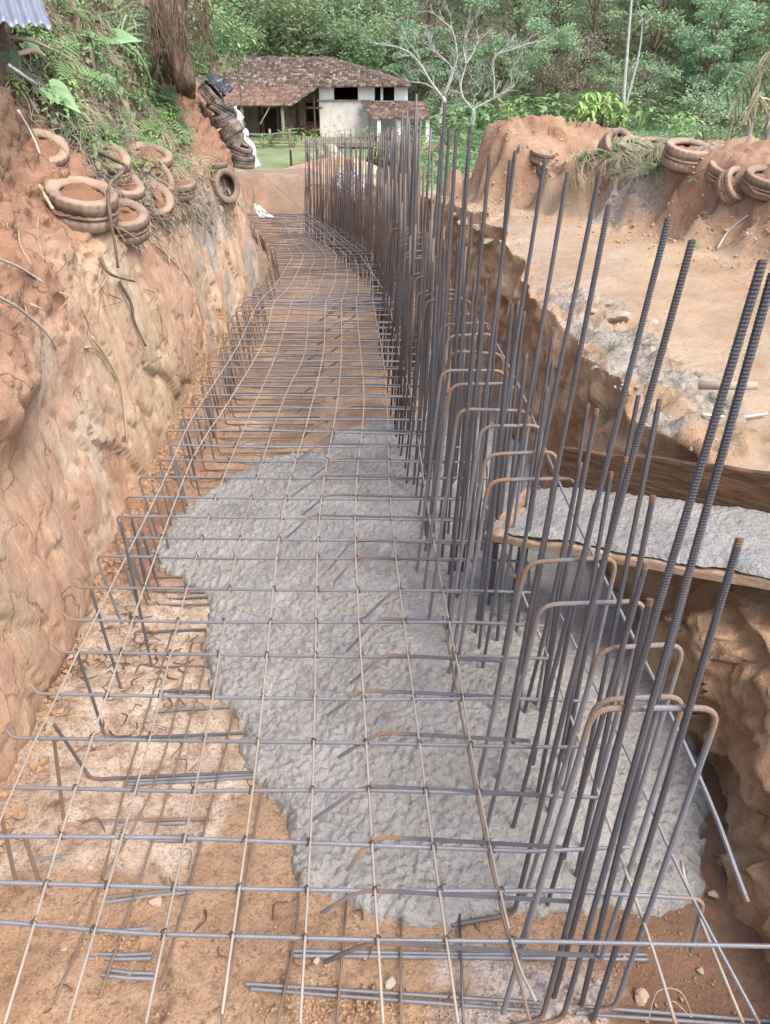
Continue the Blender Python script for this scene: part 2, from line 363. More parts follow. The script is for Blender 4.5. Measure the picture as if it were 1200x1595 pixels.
def Hgt(x, y, detail=True):
    x, y = np.broadcast_arrays(np.asarray(x, float), np.asarray(y, float))
    h = base(y)
    d, al = berm_d(x, y)
    past = S((13.4 - y) / 1.6) * S((y - 1.0) / 2)
    d2 = d + .20 * fbm(x * 1.5, y * 1.5, oct=3, seed=31) + .10 * blocks(x * 2.4, y * 2.4, 32, .6, .3, .08)
    up = crest(al) * S(d2 / (.42 + .35 * S((7.9 - al) / .8))) * past
    drop = np.where(d > 0, np.maximum(0, d - 2.0) * .42, 0) * S((y + 1) / 4) * (1 - S((y - 26) / 14))
    h = h + up - drop
    h = np.where(y < 70, np.maximum(h, -3.4), h)
    # spoil heaps on the far side of the road
    for cx, cy, r, z in [(2.3, 24, 2.0, 1.3), (-.2, 27, 1.8, .9), (-3.4, 21.2, 1.2, .15), (-1.6, 23.5, 1.5, .5), (4.2, 21, 1.8, .8)]:
        h = h + z * np.exp(-((x - cx) ** 2 + (y - cy) ** 2) / r ** 2)
    q = .514 * x + .857 * y
    h = h - .36 * S((3.34 - q) / .16) * S((5 - y) / 1)
    if detail:
        h = h + .035 * fbm(x * 1.1, y * 1.1, oct=4, seed=5) + .012 * fbm(x * 6, y * 6, oct=3, seed=6) + up * (.10 * blocks(x * 1.7, y * 1.7, 75, .6, .25, .08) + .05 * blocks(x * 5, y * 5, 76, .6, .3, .1) + .03 * fbm(x * 9, y * 9, oct=3, seed=10))
        h = h + np.where(y > 60, .6 * fbm(x * .08, y * .08, oct=3, seed=4), 0)
    return h

# trench floor
ys_ = np.concatenate([np.arange(.3, 6, .02), np.arange(6, 22, .05)])
ts = np.linspace(0, 1, 170)
Y, T = np.meshgrid(ys_, ts, indexing='ij')
x0, x1 = xl(Y) - .3, xr(Y) + .25
X = x0 + (x1 - x0) * T
Z = zf(Y) + .018 * fbm(X * 3, Y * 3, oct=4, seed=1) + .007 * fbm(X * 16, Y * 16, oct=3, seed=2)
Z += .05 * S((-.75 - X) / .5) * (fbm(X * 5, Y * 5, oct=4, seed=3) * .4 + .3) * (Y < 8)
Z += (1.0 + .25 * fbm(X * 1.2, Y * 1.2, oct=3, seed=9) + .10 * blocks(X * 2, Y * 2, 77, .6, .3, .1)) * S((Y - 18.6 + .9 * S((-2.2 - X) / 1)) / 1.7)
bl = S((Y - 18.9) / 1.0); Z = Z * (1 - bl) + (Hgt(X, Y) + .04) * bl
print_ = 0
for (qx, qy, qa) in [(-.75, 1.35, .3), (-.55, 1.12, -.5), (.05, 1.08, .2), (-.9, 1.75, .8), (-.35, 1.25, .1), (.25, .98, 1.2), (-.1, 1.22, -.3), (.62, 1.12, .5)]:
    ca_, sa_ = math.cos(qa), math.sin(qa); ex, ey = (X - qx) * ca_ + (Y - qy) * sa_, -(X - qx) * sa_ + (Y - qy) * ca_; rr_ = (ex / .055) ** 2 + (ey / .14) ** 2
    Z = Z - .022 * S((1.15 - rr_) / .3) + .010 * np.exp(-((rr_ - 1.6) / .5) ** 2) + .004 * (S((1 - rr_) / .2)) * np.sign(np.sin(ey * 220))
me = grid_mesh('trench_floor', X, Y, Z)
fx, fy = X.ravel(), Y.ravel()
sandy = S((fbm(fx * 1.3, fy * 1.3, oct=4, seed=12) * .8 + .5 + 1.4 * S((-.45 - fx) / .35) * S((fy - 1.55) / .25) - 1.1) / .5) * S((4.2 - fy) / .5)
sandy = np.maximum(sandy, .6 * S((fbm(fx * 2, fy * 2, oct=3, seed=14)) / .6) * S((fy - 4.6) / .5))
red = S((fbm(fx * 1.2, fy * 1.2, oct=4, seed=13) * .5 + S((fy - 3.3) / .3) * S((4.7 - fy) / .4) * S((-.5 - fx) / .3)) / .8)
red = np.maximum(red, .35 * S((fy - 8.4) / 1.0) * S((fbm(fx, fy, oct=3, seed=15) + .5) / .6))
damp = np.maximum(S((fx - .55) / .3) * S((2.6 - fy) / .4), S((1.12 - fy + .18 * fbm(fx * 4, fy * 4, seed=16)) / .1) * S((fbm(fx * 3, fy * 3, oct=3, seed=19) + .1) / .4))
milky = S((1 - ((fx - .42) / .34) ** 2 - ((fy - 1.33) / .14) ** 2 + .7 * fbm(fx * 8, fy * 8, seed=17)) / .8)
for nm, v in (('sandy', sandy), ('red', red), ('damp', damp), ('milky', milky), ('greyed', S((fy - 4.3) / 1.2) * S((fbm(fx * 1.5, fy * 1.5, oct=3, seed=20) + .75) / .8))): attr(me, nm, v)
o = obj('trench_floor', me, M['soil']); tag(o, kind='structure')

# left cut bank
prof = [(-.15, .02), (.4, .0), (.8, -.05), (1.3, -.14), (1.55, -.22), (1.72, -.42), (2.2, -.66), (3.1, -1.05), (4.2, -1.55), (5.2, -2.2), (6.2, -4), (6.8, -12), (6.0, -36)]
pz, px_ = np.array([p[0] for p in prof]), np.array([p[1] for p in prof])
arc = np.concatenate([[0], np.cumsum(np.hypot(np.diff(pz), np.diff(px_)))])
sa = np.concatenate([np.linspace(0, 4.2, 210), np.linspace(4.25, 9, 50), np.linspace(9.5, arc[-1], 14)])
yb = np.concatenate([np.arange(-1.5, .8, .05), np.arange(.8, 8, .02), np.arange(8, 13.5, .03), np.arange(13.5, 20.05, .1)])
Y, A = np.meshgrid(yb, sa, indexing='ij')
PZ, PX = np.interp(A, arc, pz), np.interp(A, arc, px_)
fade = 1 - .86 * S((Y - 13.0) / 4.5)
low = S((1.65 - PZ) / .3); top = 1 - low
d = .08 * fbm(Y * .75, PZ * .35, oct=2, seed=41)
sk = Y + .35 * PZ
d += low * (.058 * blocks(sk * 1.05, PZ * .62, 52, .55, .35, .05) + .028 * blocks(sk * 2.9, PZ * 1.5, 53, .6, .45, .06) + .012 * blocks(sk * 8, PZ * 5, 54, .6, .5, .08) + .010 * fbm(sk * 9, PZ * 3, oct=5, seed=55))
d += S((PZ - 1.15) / .3) * (.045 * blocks(Y * 3.2, A * 3.2, 49, .7, .4, .07) + .020 * blocks(Y * 9, A * 9, 56, .7, .4, .1) + .016 * fbm(Y * 20, A * 20, oct=3, seed=50))
d += top * (.07 * fbm(Y * 2.2, A * 2.2, oct=4, seed=45) + .03 * fbm(Y * 12, A * 12, oct=3, seed=48))
near = S((5.2 - Y) / 2.0)                                          # the near part of the bank is one red loose mass right up
d += near * S((PZ - .9) / .5) * S((3.0 - PZ) / .6) * (.15 + .10 * fbm(Y * 1.1, PZ * 1.1, oct=3, seed=47))
amp = S((PZ + .15) / .25) * (PZ < 6.3)
X = xl(Y) + PX * (1 - .0 * Y) + d * amp * np.where(PX < -3, .3, 1)
Z = zf(Y) * S((2.2 - PZ) / 2) + PZ * fade + .5 * d * top * amp
bl = S((Y - 18.0) / 1.9); Z = Z * (1 - bl) + (Hgt(X, np.full_like(X, 20.0)) + .01) * bl * np.where(PZ > .3, 1, .4) + np.where(PZ > .3, 0, -.4 * bl)
me = grid_mesh('left_bank', X, Y, Z)
BX = np.stack([X, Y, Z], -1)
fy, fz = Y.ravel(), PZ.ravel(); fa = A.ravel()
nz = fbm(fy * 1.5, fz * 1.5, oct=4, seed=51)
loose = S((fz - 1.38 + .35 * nz + .3 * near.ravel()) / .4) * S((2.9 - fz + .8 * near.ravel()) / .8)
loose = np.maximum(loose, S((fy - 8.6) / 1.2) * S((fz - 1.2) / .3))
humus = S((fz - 1.95 - .6 * near.ravel() + .3 * nz - .35 * S((fy - 9) / 1.5)) / .4) * (1 - .75 * S((fy - 9.2) / 1) * S((3.2 - fz) / .5))
blue = S((fy - 7.2 + .8 * nz) / 1.3) * S((11.5 - fy) / .6) * S((1.45 - fz) / .3) * S((nz + .25) / .4)
attr(me, 'loose', loose); attr(me, 'humus', humus); attr(me, 'blue', blue)
o = obj('left_bank', me, M['clay']); tag(o, kind='structure')

# right side: cut face, shoulder, dirt road and berm in one sheet
yr = np.concatenate([np.arange(-1.5, .9, .06), np.arange(.9, 7, .03), np.arange(7, 13, .05), np.arange(13, 20.01, .1)])
nf = 46
off = np.concatenate([np.linspace(.03, 3.2, 86), 3.2 + np.cumsum(np.geomspace(.05, 5, 44))])
rows = []
ft = np.linspace(0, 1, nf)
Yf, Tf = np.meshgrid(yr, ft, indexing='ij')
leanf = lambda y: .16 * S((3.6 - y) / .6) + .20 * S((y - 3.5) / .6) + .16 * S((y - 3.5) / .6) * fbm(y * 1.1, .3, oct=3, seed=72) - .02
lean = leanf(Yf)
xe = xr(Yf) + lean
ztop = Hgt(xe + .03, Yf)
Zf = zf(Yf) - .12 + (ztop - zf(Yf) + .12) * Tf
nr = S((3.4 - Yf) / .5)
dn = -.03 * billow(Yf * 1.6 + 3, Zf * 1.7, oct=3, seed=61) * (.6 + .8 * nr) - .03 * fbm(Yf * 6, Zf * 6, oct=4, seed=62) - .008 * fbm(Yf * 30, Zf * 30, oct=2, seed=66)
dn += nr * (.10 * blocks(Yf * 1.7 + Zf, Zf * 1.9, 68, .6, .35, .05) + .04 * blocks(Yf * 5, Zf * 5, 71, .6, .4, .07) - .014 * fbm(Yf * 14, Zf * 14, oct=4, seed=69))
dn += (1 - nr) * (.06 * blocks(Yf * 1.6, Zf * 2.0, 73, .6, .10, .1) + .03 * blocks(Yf * 4.5, Zf * 4.5, 74, .6, .2, .12))
dn = dn * S((1 - Tf) / .22 + .25)
dn -= .10 * nr * S((Zf - .1) / .4) * S((.62 - Zf) / .2)
Xf = xr(Yf) + lean * S(Tf) + dn
Yp, Op = np.meshgrid(yr, off, indexing='ij')
xe2 = xr(Yp) + leanf(Yp)
Xp = xe2 + Op + dn[:, -1:] * np.clip(1 - Op / .3, 0, 1)
Zp = Hgt(xe2 + Op, Yp)
rubble = S((.75 - Op) / .4) * S((Yp - 3.0) / .3) * S((6.6 - Yp) / 1.2)
Zp = Zp + rubble * .06 * (fbm(Xp * 9, Yp * 9, oct=4, seed=63) + .8 * fbm(Xp * 26, Yp * 26, oct=3, seed=70) + .6) - .08 * np.exp(-Op / .15) * S((Yp - 3.2) / .8)
X, Y, Z = np.hstack([Xf, Xp]), np.hstack([Yf, Yp]), np.hstack([Zf, Zp])
me = grid_mesh('dirt_road', X, Y, Z)
RX = np.stack([X, Y, Z], -1)
face = np.hstack([np.ones_like(Xf), S((.22 + .15 * fbm(Xp * 5, Yp * 5, seed=64) - Op) / .25)])
bd, al = berm_d(X, Y); fxx = X.ravel(); fyy = Y.ravel()
berm = S((bd + .15 * fbm(X * 3, Y * 3, oct=3, seed=65)) / .25) * S((13.2 - Y) / 1)
gn = fbm(X * 2.3, Y * 2.3, oct=4, seed=67)
grey = np.hstack([np.zeros_like(Xf), rubble * S((gn[:, nf:] + .35) / .5)])
grey = np.maximum(grey, S((1 - ((X - 2.9) / .8) ** 2 - ((Y - 8.7) / .5) ** 2 + .5 * gn) / .6) * .8)
off_all = np.hstack([np.zeros_like(Xf) - 1, Op])
grey = np.maximum(grey, .45 * S((.9 - off_all + .5 * gn) / .5) * S((off_all) / .1) * S((Y - 6) / .5) * S((9.6 - Y) / 1) * S((fbm(X * 5, Y * 5, oct=4, seed=78) + .5) / .8))
green = S((bd - 2.1 + .4 * gn) / .5) * (Y > 3)
green = np.maximum(green, .35 * S((1 - ((al - 8.75) / .75) ** 2 - ((bd - .75) / .25) ** 2 + .6 * gn) / .5))
for nm, v in (('face', face), ('berm', berm), ('grey', grey), ('green', green)): attr(me, nm, v.ravel())
o = obj('dirt_road', me, M['earth']); tag(o, kind='structure')

# valley floor and the hillside behind it
gx = np.concatenate([-np.geomspace(160, 9, 60), np.arange(-8.8, 9, .16), np.geomspace(9, 160, 60)])
gy = np.concatenate([np.arange(19.95, 40, .18), np.arange(40, 80, .6), np.arange(80, 158, 1.5)])
X, Y = np.meshgrid(gx, gy, indexing='ij'); X, Y = X.T, Y.T
Z = Hgt(X, Y) - .015
me = grid_mesh('valley_terrain', X, Y, Z)
gn = fbm(X * .25, Y * .25, oct=4, seed=71)
attr(me, 'forest', S((Y - 74 + 3 * gn) / 4).ravel())
attr(me, 'field', (S((X - 1.5 + gn) / 2) * S((Y - 21) / 8) * S((78 - Y) / 4)).ravel())
bare = S((31 - Y + 6 * gn - 1.1 * np.maximum(0, np.abs(X - .5) - 3.0)) / 6) * S((29 - Y + 4 * gn) / 4)
bare = np.maximum(bare, S((1 - ((X - 3.5) / 3.4) ** 2 - ((Y - 27) / 6) ** 2) / .5))
bare = np.maximum(bare, .8 * S((1 - ((X - 3.5) / 2.6) ** 2 - ((Y - 62) / 5) ** 2) / .5))
attr(me, 'bare', bare.ravel())
o = obj('valley_terrain', me, M['valley']); tag(o, kind='structure')

def surf(px, py, which='left'):
    """world point of the bank or road sheet seen at a photo pixel, with a rough normal"""
    G = BX if which == 'left' else RX
    u, v, dep = project(G)
    r2 = (u - px) ** 2 + (v - py) ** 2
    ok = r2 < 6 ** 2
    if not ok.any(): ok = r2 <= r2.min() + 1
    dd = np.where(ok, dep + np.sqrt(r2) * .01, 1e9); i, j = np.unravel_index(np.argmin(dd), dd.shape)
    i2, j2 = min(max(i, 3), G.shape[0] - 4), min(max(j, 3), G.shape[1] - 4)
    n = np.cross(G[i2 + 3, j2] - G[i2 - 3, j2], G[i2, j2 + 3] - G[i2, j2 - 3]); n = Vector(n).normalized()
    p = Vector(G[i, j])
    if n.dot(Vector((0, 0, CAM_H)) - p) < 0: n = -n
    return p, n

# ------------------------------------------------------------------ wet concrete
OUT = [(505, 700), (520, 668), (580, 655), (648, 652), (720, 640), (775, 655), (832, 700), (866, 745), (905, 800), (962, 890), (1005, 965), (1060, 1075), (1100, 1190), (1116, 1245),
       (1096, 1290), (1102, 1370), (1065, 1400), (1010, 1412), (930, 1408), (850, 1418), (770, 1410), (735, 1425), (712, 1440), (650, 1430), (585, 1424), (545, 1398), (500, 1380), (468, 1368), (456, 1310), (432, 1240), (378, 1188), (368, 1120),
       (352, 1085), (324, 1055), (310, 995), (326, 945), (302, 908), (246, 880), (240, 852), (268, 800), (330, 757), (385, 722), (440, 702)]
PO = np.array([tuple(on_z(a, b, .05))[:2] for a, b in OUT])
def poly_sd(x, y, P):
    d = np.full(x.shape, 1e9); ins = np.zeros(x.shape, bool)
    for k in range(len(P)):
        a, b = P[k], P[(k + 1) % len(P)]; e = b - a
        t = np.clip(((x - a[0]) * e[0] + (y - a[1]) * e[1]) / (e @ e), 0, 1)
        d = np.minimum(d, np.hypot(x - a[0] - t * e[0], y - a[1] - t * e[1]))
        c = ((a[1] > y) != (b[1] > y)) & (x < (b[0] - a[0]) * (y - a[1]) / (b[1] - a[1] + 1e-12) + a[0]); ins ^= c
    return np.where(ins, d, -d)
cx = np.arange(PO[:, 0].min() - .1, PO[:, 0].max() + .1, .0105); cy = np.concatenate([np.arange(PO[:, 1].min() - .1, 3.2, .0105), np.arange(3.2, PO[:, 1].max() + .1, .018)])
X, Y = np.meshgrid(cx, cy, indexing='ij')
sd = poly_sd(X, Y, PO) + .03 * fbm(X * 7, Y * 7, oct=4, seed=81) + .012 * fbm(X * 28, Y * 28, oct=2, seed=82)
prof_h = np.where(sd > 0, .055 * np.sqrt(np.clip(1 - (1 - np.clip(sd / .10, 0, 1)) ** 2, 0, 1)) + .14 * S(sd / .9), sd * 3)
stiff = S((fbm(X * 1.6, Y * 1.6, oct=3, seed=83) + .35 + .9 * S((.25 - X) / .3)) / .8) * .9 + .1
Z = prof_h + .018 * fbm(X * 2.2, Y * 2.2, oct=3, seed=84) * S(sd / .2) + stiff * (.010 * billow(X * 34, Y * 34, oct=2, seed=85) + .016 * fbm(X * 42, Y * 44, oct=2, seed=86))
V = np.stack([X, Y, Z], -1).reshape(-1, 3); n, m = X.shape
keep = (sd > -.06).ravel()
i = np.arange(n - 1)[:, None] * m; j = np.arange(m - 1)[None, :]
F = np.stack([i + j, i + m + j, i + m + j + 1, i + j + 1], -1).reshape(-1, 4)
F = F[keep[F].all(1)]; used = np.unique(F); mp = np.zeros(len(V), int); mp[used] = np.arange(len(used))
o = obj('wet_concrete', mesh_np('wet_concrete', V[used], mp[F]), M['concrete'])
tag(o, 'fresh lumpy grey concrete spread under the steel mat on the trench floor', 'concrete')

# ------------------------------------------------------------------ reinforcing steel
def bend(pts, rad=.04, n=5):
    """polyline with rounded corners; also returns a bend weight per point"""
    P = [Vector(p) for p in pts]; out, w = [P[0]], [0.0]
    for a, b, c in zip(P[:-2], P[1:-1], P[2:]):
        u, v = (a - b), (c - b); sharp = u.angle(-v) > .35; r = min(rad, u.length * .45, v.length * .45)
        p, q = b + u.normalized() * r, b + v.normalized() * r
        for i in range(n + 1):
            t = i / n; out.append(p * (1 - t) ** 2 + b * 2 * t * (1 - t) + q * t * t); w.append(1.0 if sharp else 0.0)
    out.append(P[-1]); w.append(0.0)
    return out, w
def bar(name, pts, r, mat, rib=0.0, rad=.04, seg=8, tips=.0, rustbend=.8, loc=None, sag=0):
    P, w = bend(pts, rad) if rad else ([Vector(p) for p in pts], [0.0] * len(pts))
    V, F, al = tube(P, r, seg, True, rib)
    arr = np.array([tuple(p) for p in P]); L = np.concatenate([[0], np.cumsum(np.linalg.norm(np.diff(arr, axis=0), axis=1))])
    # rust grows softly around each bend
    q = al * L[-1]; rust = np.zeros(len(q)); rb_ = rustbend * random.uniform(.5, 1.1)
    for li, wi in zip(L, w):
        if wi: rust = np.maximum(rust, rb_ * np.exp(-((q - li) / .05) ** 2))
    if tips: rust = np.maximum(rust, np.where((q < .02) | (q > L[-1] - .02), tips, 0))
    me = mesh_np(name, V, F, rib == 0); attr(me, 'rust', rust)
    return obj(name, me, mat)
jit = lambda a: random.uniform(-a, a)
MATZ = .5
k = NT('tie_wire_steel', .6, .4); k.color(lin(62, 54, 48)); M['wire'] = k.m
def near_rib(y, r): return (r * .82 if y < 3.2 else (r * 1.5 if y < 4.6 else 0))

# tall upright bars: the nearest read off the photo, the rest at the same spacing along the stem
tall = [((1205, 425), (875, 1595), 0), ((1189, 405), (843, 1595), 0), ((1079, 374), (800, 1430), 0), ((1042, 340), (800, 1290), .08), ((949, 318), (780, 1200), .18),
        ((935, 268), (770, 1100), .2), ((885, 268), (752, 1040), .2), ((850, 245), (742, 985), .2), ((803, 235), (722, 930), .2), ((795, 250), (735, 905), .2)]
n = 0; ylist = []
for tp, fp, z0 in tall:
    n += 1
    f = on_z(*fp, z0); t = on_y(*tp, f.y)
    f = f + (f - t) * (z0 / max(t.z - z0, .1)) if z0 else f
    f.z = max(f.z, 0.01)
    m = (f + t) / 2 + Vector((jit(.012), jit(.012), 0))
    P = catmull([f, m, t], n=6)
    if n <= 4: P = [f + Vector((-.22, -.04, .012)), f + Vector((0, 0, .012))] + P[1:]
    o = bar('vertical_rebar', P, .0080 if n < 5 else .0074, M['steel'], near_rib(f.y, .0082), rad=.05 if n <= 4 else 0, seg=8, tips=.25, rustbend=.7)
    tag(o, f'tall ribbed bar standing in the stem, {nth(n)} tall one from near end', 'steel bar', 'tall upright bars of the wall stem'); ylist.append(f.y)
y = 3.35
while y < 18.45:
    n += 1; yy = y + jit(.04); x = xs(yy) + .03 + jit(.035)
    hgt = np.interp(yy, [3.4, 7, 9, 12, 18.5], [1.76, 1.56, 1.55, 1.55, 1.5]) + (jit(.05) if random.random() < .8 else jit(.2))
    lx = .05 + .02 * jit(1) + (.05 if random.random() < .3 else 0)
    z0 = float(zf(yy)) + .02
    P = [(x, yy, z0), (x + lx * .5 + jit(.01), yy + jit(.015), z0 + MATZ + .5), (x + lx, yy + jit(.03), z0 + MATZ + hgt)]
    o = bar('vertical_rebar', catmull(P, n=4), .0078, M['steel'], near_rib(yy, .0078), rad=0, seg=6, tips=.2)
    tag(o, f'tall bar standing in the stem, {nth(n)} tall one from near end', 'steel bar', 'tall upright bars of the wall stem')
    y += .2

# shorter upright bars
short = [((1153, 838), (923, 1595), 0), ((1085, 850), (905, 1570), 0), ((1013, 933), (862, 1560), 0), ((1018, 772), (895, 1380), 0), ((1007, 877), (850, 1420), 0), ((928, 785), (838, 1230), .15), ((976, 711), (880, 1190), .15),
         ((930, 636), (832, 1180), .18), ((868, 740), (800, 1150), .2), ((905, 720), (815, 1105), .2), ((820, 550), (775, 1000), .2), ((808, 492), (762, 940), .2)]
n = 0
for tp, fp, z0 in short:
    n += 1
    f = on_z(*fp, z0); t = on_y(*tp, f.y); f.z = max(.01, z0 - .1)
    o = bar('starter_rebar', catmull([f, (f + t) / 2 + Vector((jit(.01), jit(.01), 0)), t], n=6), .0082, M['steel'], near_rib(f.y, .0082), rad=0, tips=.9)
    tag(o, f'short ribbed upright bar with rusty tip, {nth(n)} short one from near end', 'steel bar', 'short upright bars of the wall stem')
y = 1.75
while y < 18.4:
    for k in range((3 if y < 10 else 2) if y > 2.9 else 1):
        n += 1; yy = y + jit(.05); w = .3 if yy < 4 else .22
        x = xs(yy) + (w * (random.uniform(.1, 1) if y < 2.9 else 1) + jit(.03) if k == 0 else jit(.06) if k == 1 else w * .5 + jit(.08)); z0 = float(zf(yy)) + .02
        hgt = 1.12 + jit(.14) if random.random() < .7 else 1.3 + jit(.15)
        if yy > 8: hgt = .95 + jit(.2) if k else 1.3 + jit(.3)
        lx = .04 + jit(.03)
        o = bar('starter_rebar', catmull([(x, yy, z0), (x + lx / 2 + jit(.01), yy, z0 + .7), (x + lx, yy + jit(.02), z0 + MATZ + hgt)], n=3), .0072, M['steel'], near_rib(yy, .0072), rad=0, seg=6, tips=.7)
        tag(o, f'shorter bar standing in the stem, {nth(n)} short one from near end', 'steel bar', 'short upright bars of the wall stem')
    y += .2

# inverted U hoops over the stem
hoops = [(on_y(925, 1103, 1.24), on_y(1122, 1103, 1.26)), (on_y(930, 1090, 1.42), on_y(1068, 1084, 1.42)), (on_y(935, 1010, 1.62), on_y(1067, 1003, 1.62)), (on_y(842, 942, 1.80), on_y(1008, 936, 1.80)), (on_y(820, 876, 2.02), on_y(962, 868, 2.02))]
hoops += [(on_y(762, 748, 2.42), on_y(900, 745, 2.42)), (on_y(757, 708, 2.6), on_y(870, 703, 2.6)), (on_y(750, 664, 2.8), on_y(846, 662, 2.8)), (on_y(714, 637, 2.98), on_y(826, 640, 2.98)), (on_y(702, 599, 3.2), on_y(803, 597, 3.2)), (on_y(688, 577, 3.4), on_y(788, 577, 3.4))]
yy = 3.6
while yy < 18.3:
    x = xs(yy); w = np.interp(yy, [3.6, 5, 9, 18], [.27, .24, .2, .2]) + jit(.02); z = float(zf(yy)) + np.interp(yy, [3, 6, 9, 18], [1.37, 1.3, 1.2, 1.12]) + jit(.05)
    hoops.append((Vector((x + .02 + jit(.02), yy + jit(.03), z)), Vector((x + .02 + w, yy + jit(.03), z + jit(.015))))); yy += .2
for n, (a, b) in enumerate(hoops, 1):
    z0 = float(zf(a.y))
    lf = Vector((a.x - .10, a.y, z0 + .05)); rf = Vector((b.x - .04, b.y, z0 + .03))
    pts = [lf, a, b, rf]
    if n == 1: pts = pts + [rf + Vector((-.12, -.01, .0))]
    r = .0075 if n < 14 else .0062
    o = bar('hoop_rebar', pts, r, M['steel'] if n % 3 else M['steel_sky_sheen'], near_rib(a.y, r), rad=.055, seg=8 if n < 12 else 6, rustbend=1.0)
    o.data.materials.clear(); o.data.materials.append(M['steel_sky_sheen'] if n < 14 else M['steel'])
    tag(o, f'U shaped hoop with rusty bends, {nth(n)} hoop from the near end', 'steel hoop', 'hoops over the wall stem')

# cross bars of the top mat
YT = [1.235, 1.378, 1.535, 1.721, 1.934, 2.154, 2.389, 2.596, 2.828, 3.084, 3.244, 3.455, 3.658, 3.887, 4.103, 4.305, 4.511, 4.70, 4.895, 5.10, 5.295, 5.46, 5.665, 5.81, 5.98, 6.14, 6.32, 6.48, 6.66, 6.82, 7.0, 7.18]
while YT[-1] < 18.3: YT.append(YT[-1] + .17 + jit(.03))
for n, y in enumerate(YT, 1):
    z = float(zf(y)) + MATZ; a = ml(y) + jit(.04); b = xs(y) + (.34 if y < 8 else .22) + jit(.06)
    rl = jit(.05); zz = lambda: z + jit(.008 if y < 7 else .03)
    mid = [(a + (b - a) * t, y + rl * (t - .5) + jit(.006) - .04 * t, zz()) for t in (.3, .6, .85)]
    if n <= 2:
        a = -1.75; pts = [(a, y + (.08 if n == 1 else .02), z), *[(q[0], q[1], q[2]) for q in mid], (1.35 if n == 1 else .92, y - .05, z)]
        if n == 2: pts += [(.93, y - .06, .25)]
    elif n <= 9: pts = [(a - .005, y + .012, z + .03), (a + .02, y, z)] + mid + [(b, y - .04, zz())]
    else:
        pts = [(a + .05, y, z - (.42 if y < 8 else .3)), (a, y, z)] + mid + [(b, y - .04, zz())]
        if random.random() < .5: pts += [(b + .02, y - .04, z - .35)]
    r = .0066 if y < 8 else .0055
    o = bar('cross_rebar', pts, r, M['steel_sky_sheen'] if y < 9 else M['steel'], near_rib(y, r), rad=.04, seg=8 if y < 4 else 6, rustbend=.7 if y > 3 else .9)
    tag(o, f'cross bar of the raised steel mat, {nth(n)} from the near end', 'steel bar', 'cross bars of the top mat')

# knots of tie wire on the nearest cross bars
kb = MB()
for s_ in (1, -1): kb.tube(catmull([(-.009, -.008 * s_, -.006), (0, 0, .020), (.009, .008 * s_, -.004), (.004, .012 * s_, -.014), (-.006, .010, -.012)], n=3), .0014, 4)
kb.tube([(0, .004, .016), (.004, .010, .028), (.012, .012, .030)], .0014, 4)
KNOT = mesh_np('tie_wire', kb.V, kb.F, True); KNOT.materials.append(M['wire'])
def long_x(pl, y):
    P = [on_z(a, b, MATZ) for a, b in pl]; return float(np.interp(y, [p.y for p in P], [p.x for p in P]))
CROSS = [o for o in COL.objects if o.name.startswith('cross_rebar')][:17]
LONG_PX = [[(7, 1595), (140, 1160), (280, 762), (315, 688)], [(105, 1595), (231, 1160), (290, 921), (338, 770)], [(227, 1595), (318, 1160), (350, 970), (367, 868), (405, 730)], [(346, 1580), (402, 1160), (440, 800), (478, 660)], [(468, 1595), (488, 1200), (498, 800), (525, 632)], [(597, 1595), (572, 1180), (553, 800), (567, 632)], [(714, 1595), (657, 1185), (610, 800), (603, 632)], [(835, 1560), (797, 1463), (740, 1200), (715, 1047), (668, 800)]]
for o in CROSS:
    co = np.zeros(len(o.data.vertices) * 3, np.float32); o.data.vertices.foreach_get('co', co); co = co.reshape(-1, 3)
    for pl in LONG_PX:
        y = YT[CROSS.index(o)]
        for _ in range(2):
            x = long_x(pl, y); near_ = co[np.abs(co[:, 0] - x) < .03]
            if len(near_): y = float(near_[:, 1].mean())
        if len(near_): t = obj('tie_wire', KNOT, None, o, (x, y, float(near_[:, 2].mean()) + .004), (0, 0, random.uniform(0, 6)))

# bars with a bent tail lying beside the cross bars
TAIL = [((500, 1413), (560, 1386)), ((540, 1347), (582, 1303)), ((484, 1270), (565, 1224)), ((526, 1171), (590, 1141)), ((508, 1107), (565, 1075)), ((545, 1056), (598, 1020)), ((540, 1006), (588, 963)), ((567, 955), (615, 917)),
        ((520, 899), (555, 867)), ((511, 880), (550, 841)), ((443, 833), (485, 802)), ((470, 795), (510, 770))]
tails = [(on_z(*a, MATZ + .005), on_z(*b, MATZ + .005)) for a, b in TAIL]
for k, y in enumerate([q for q in YT if 3.75 < q < 8.2]):
    x = -.42 + jit(.06) + .18 * (k % 2); tails.append((Vector((x - .16, y - .13 + jit(.02), MATZ - .03 + float(zf(y)))), Vector((x, y, MATZ + .01 + float(zf(y))))))
tails = [(on_z(505, 1490, .40), on_z(575, 1468, .5))] + tails
for n, (a, b) in enumerate(tails, 1):
    e = Vector((xs(b.y) + .1, b.y - .035, b.z - .004)); a.z -= .03
    mid = b + (e - b) * .5
    r = .007 if b.y < 3 else .006
    o = bar('hooked_rebar', [a, b, mid, e], r, M['steel'], near_rib(b.y, r), rad=.05, seg=6, rustbend=.95)
    tag(o, f'bar with a bent dark tail, {nth(n)} bent tail from the near end', 'steel bar', 'bars with bent tails on the mat')

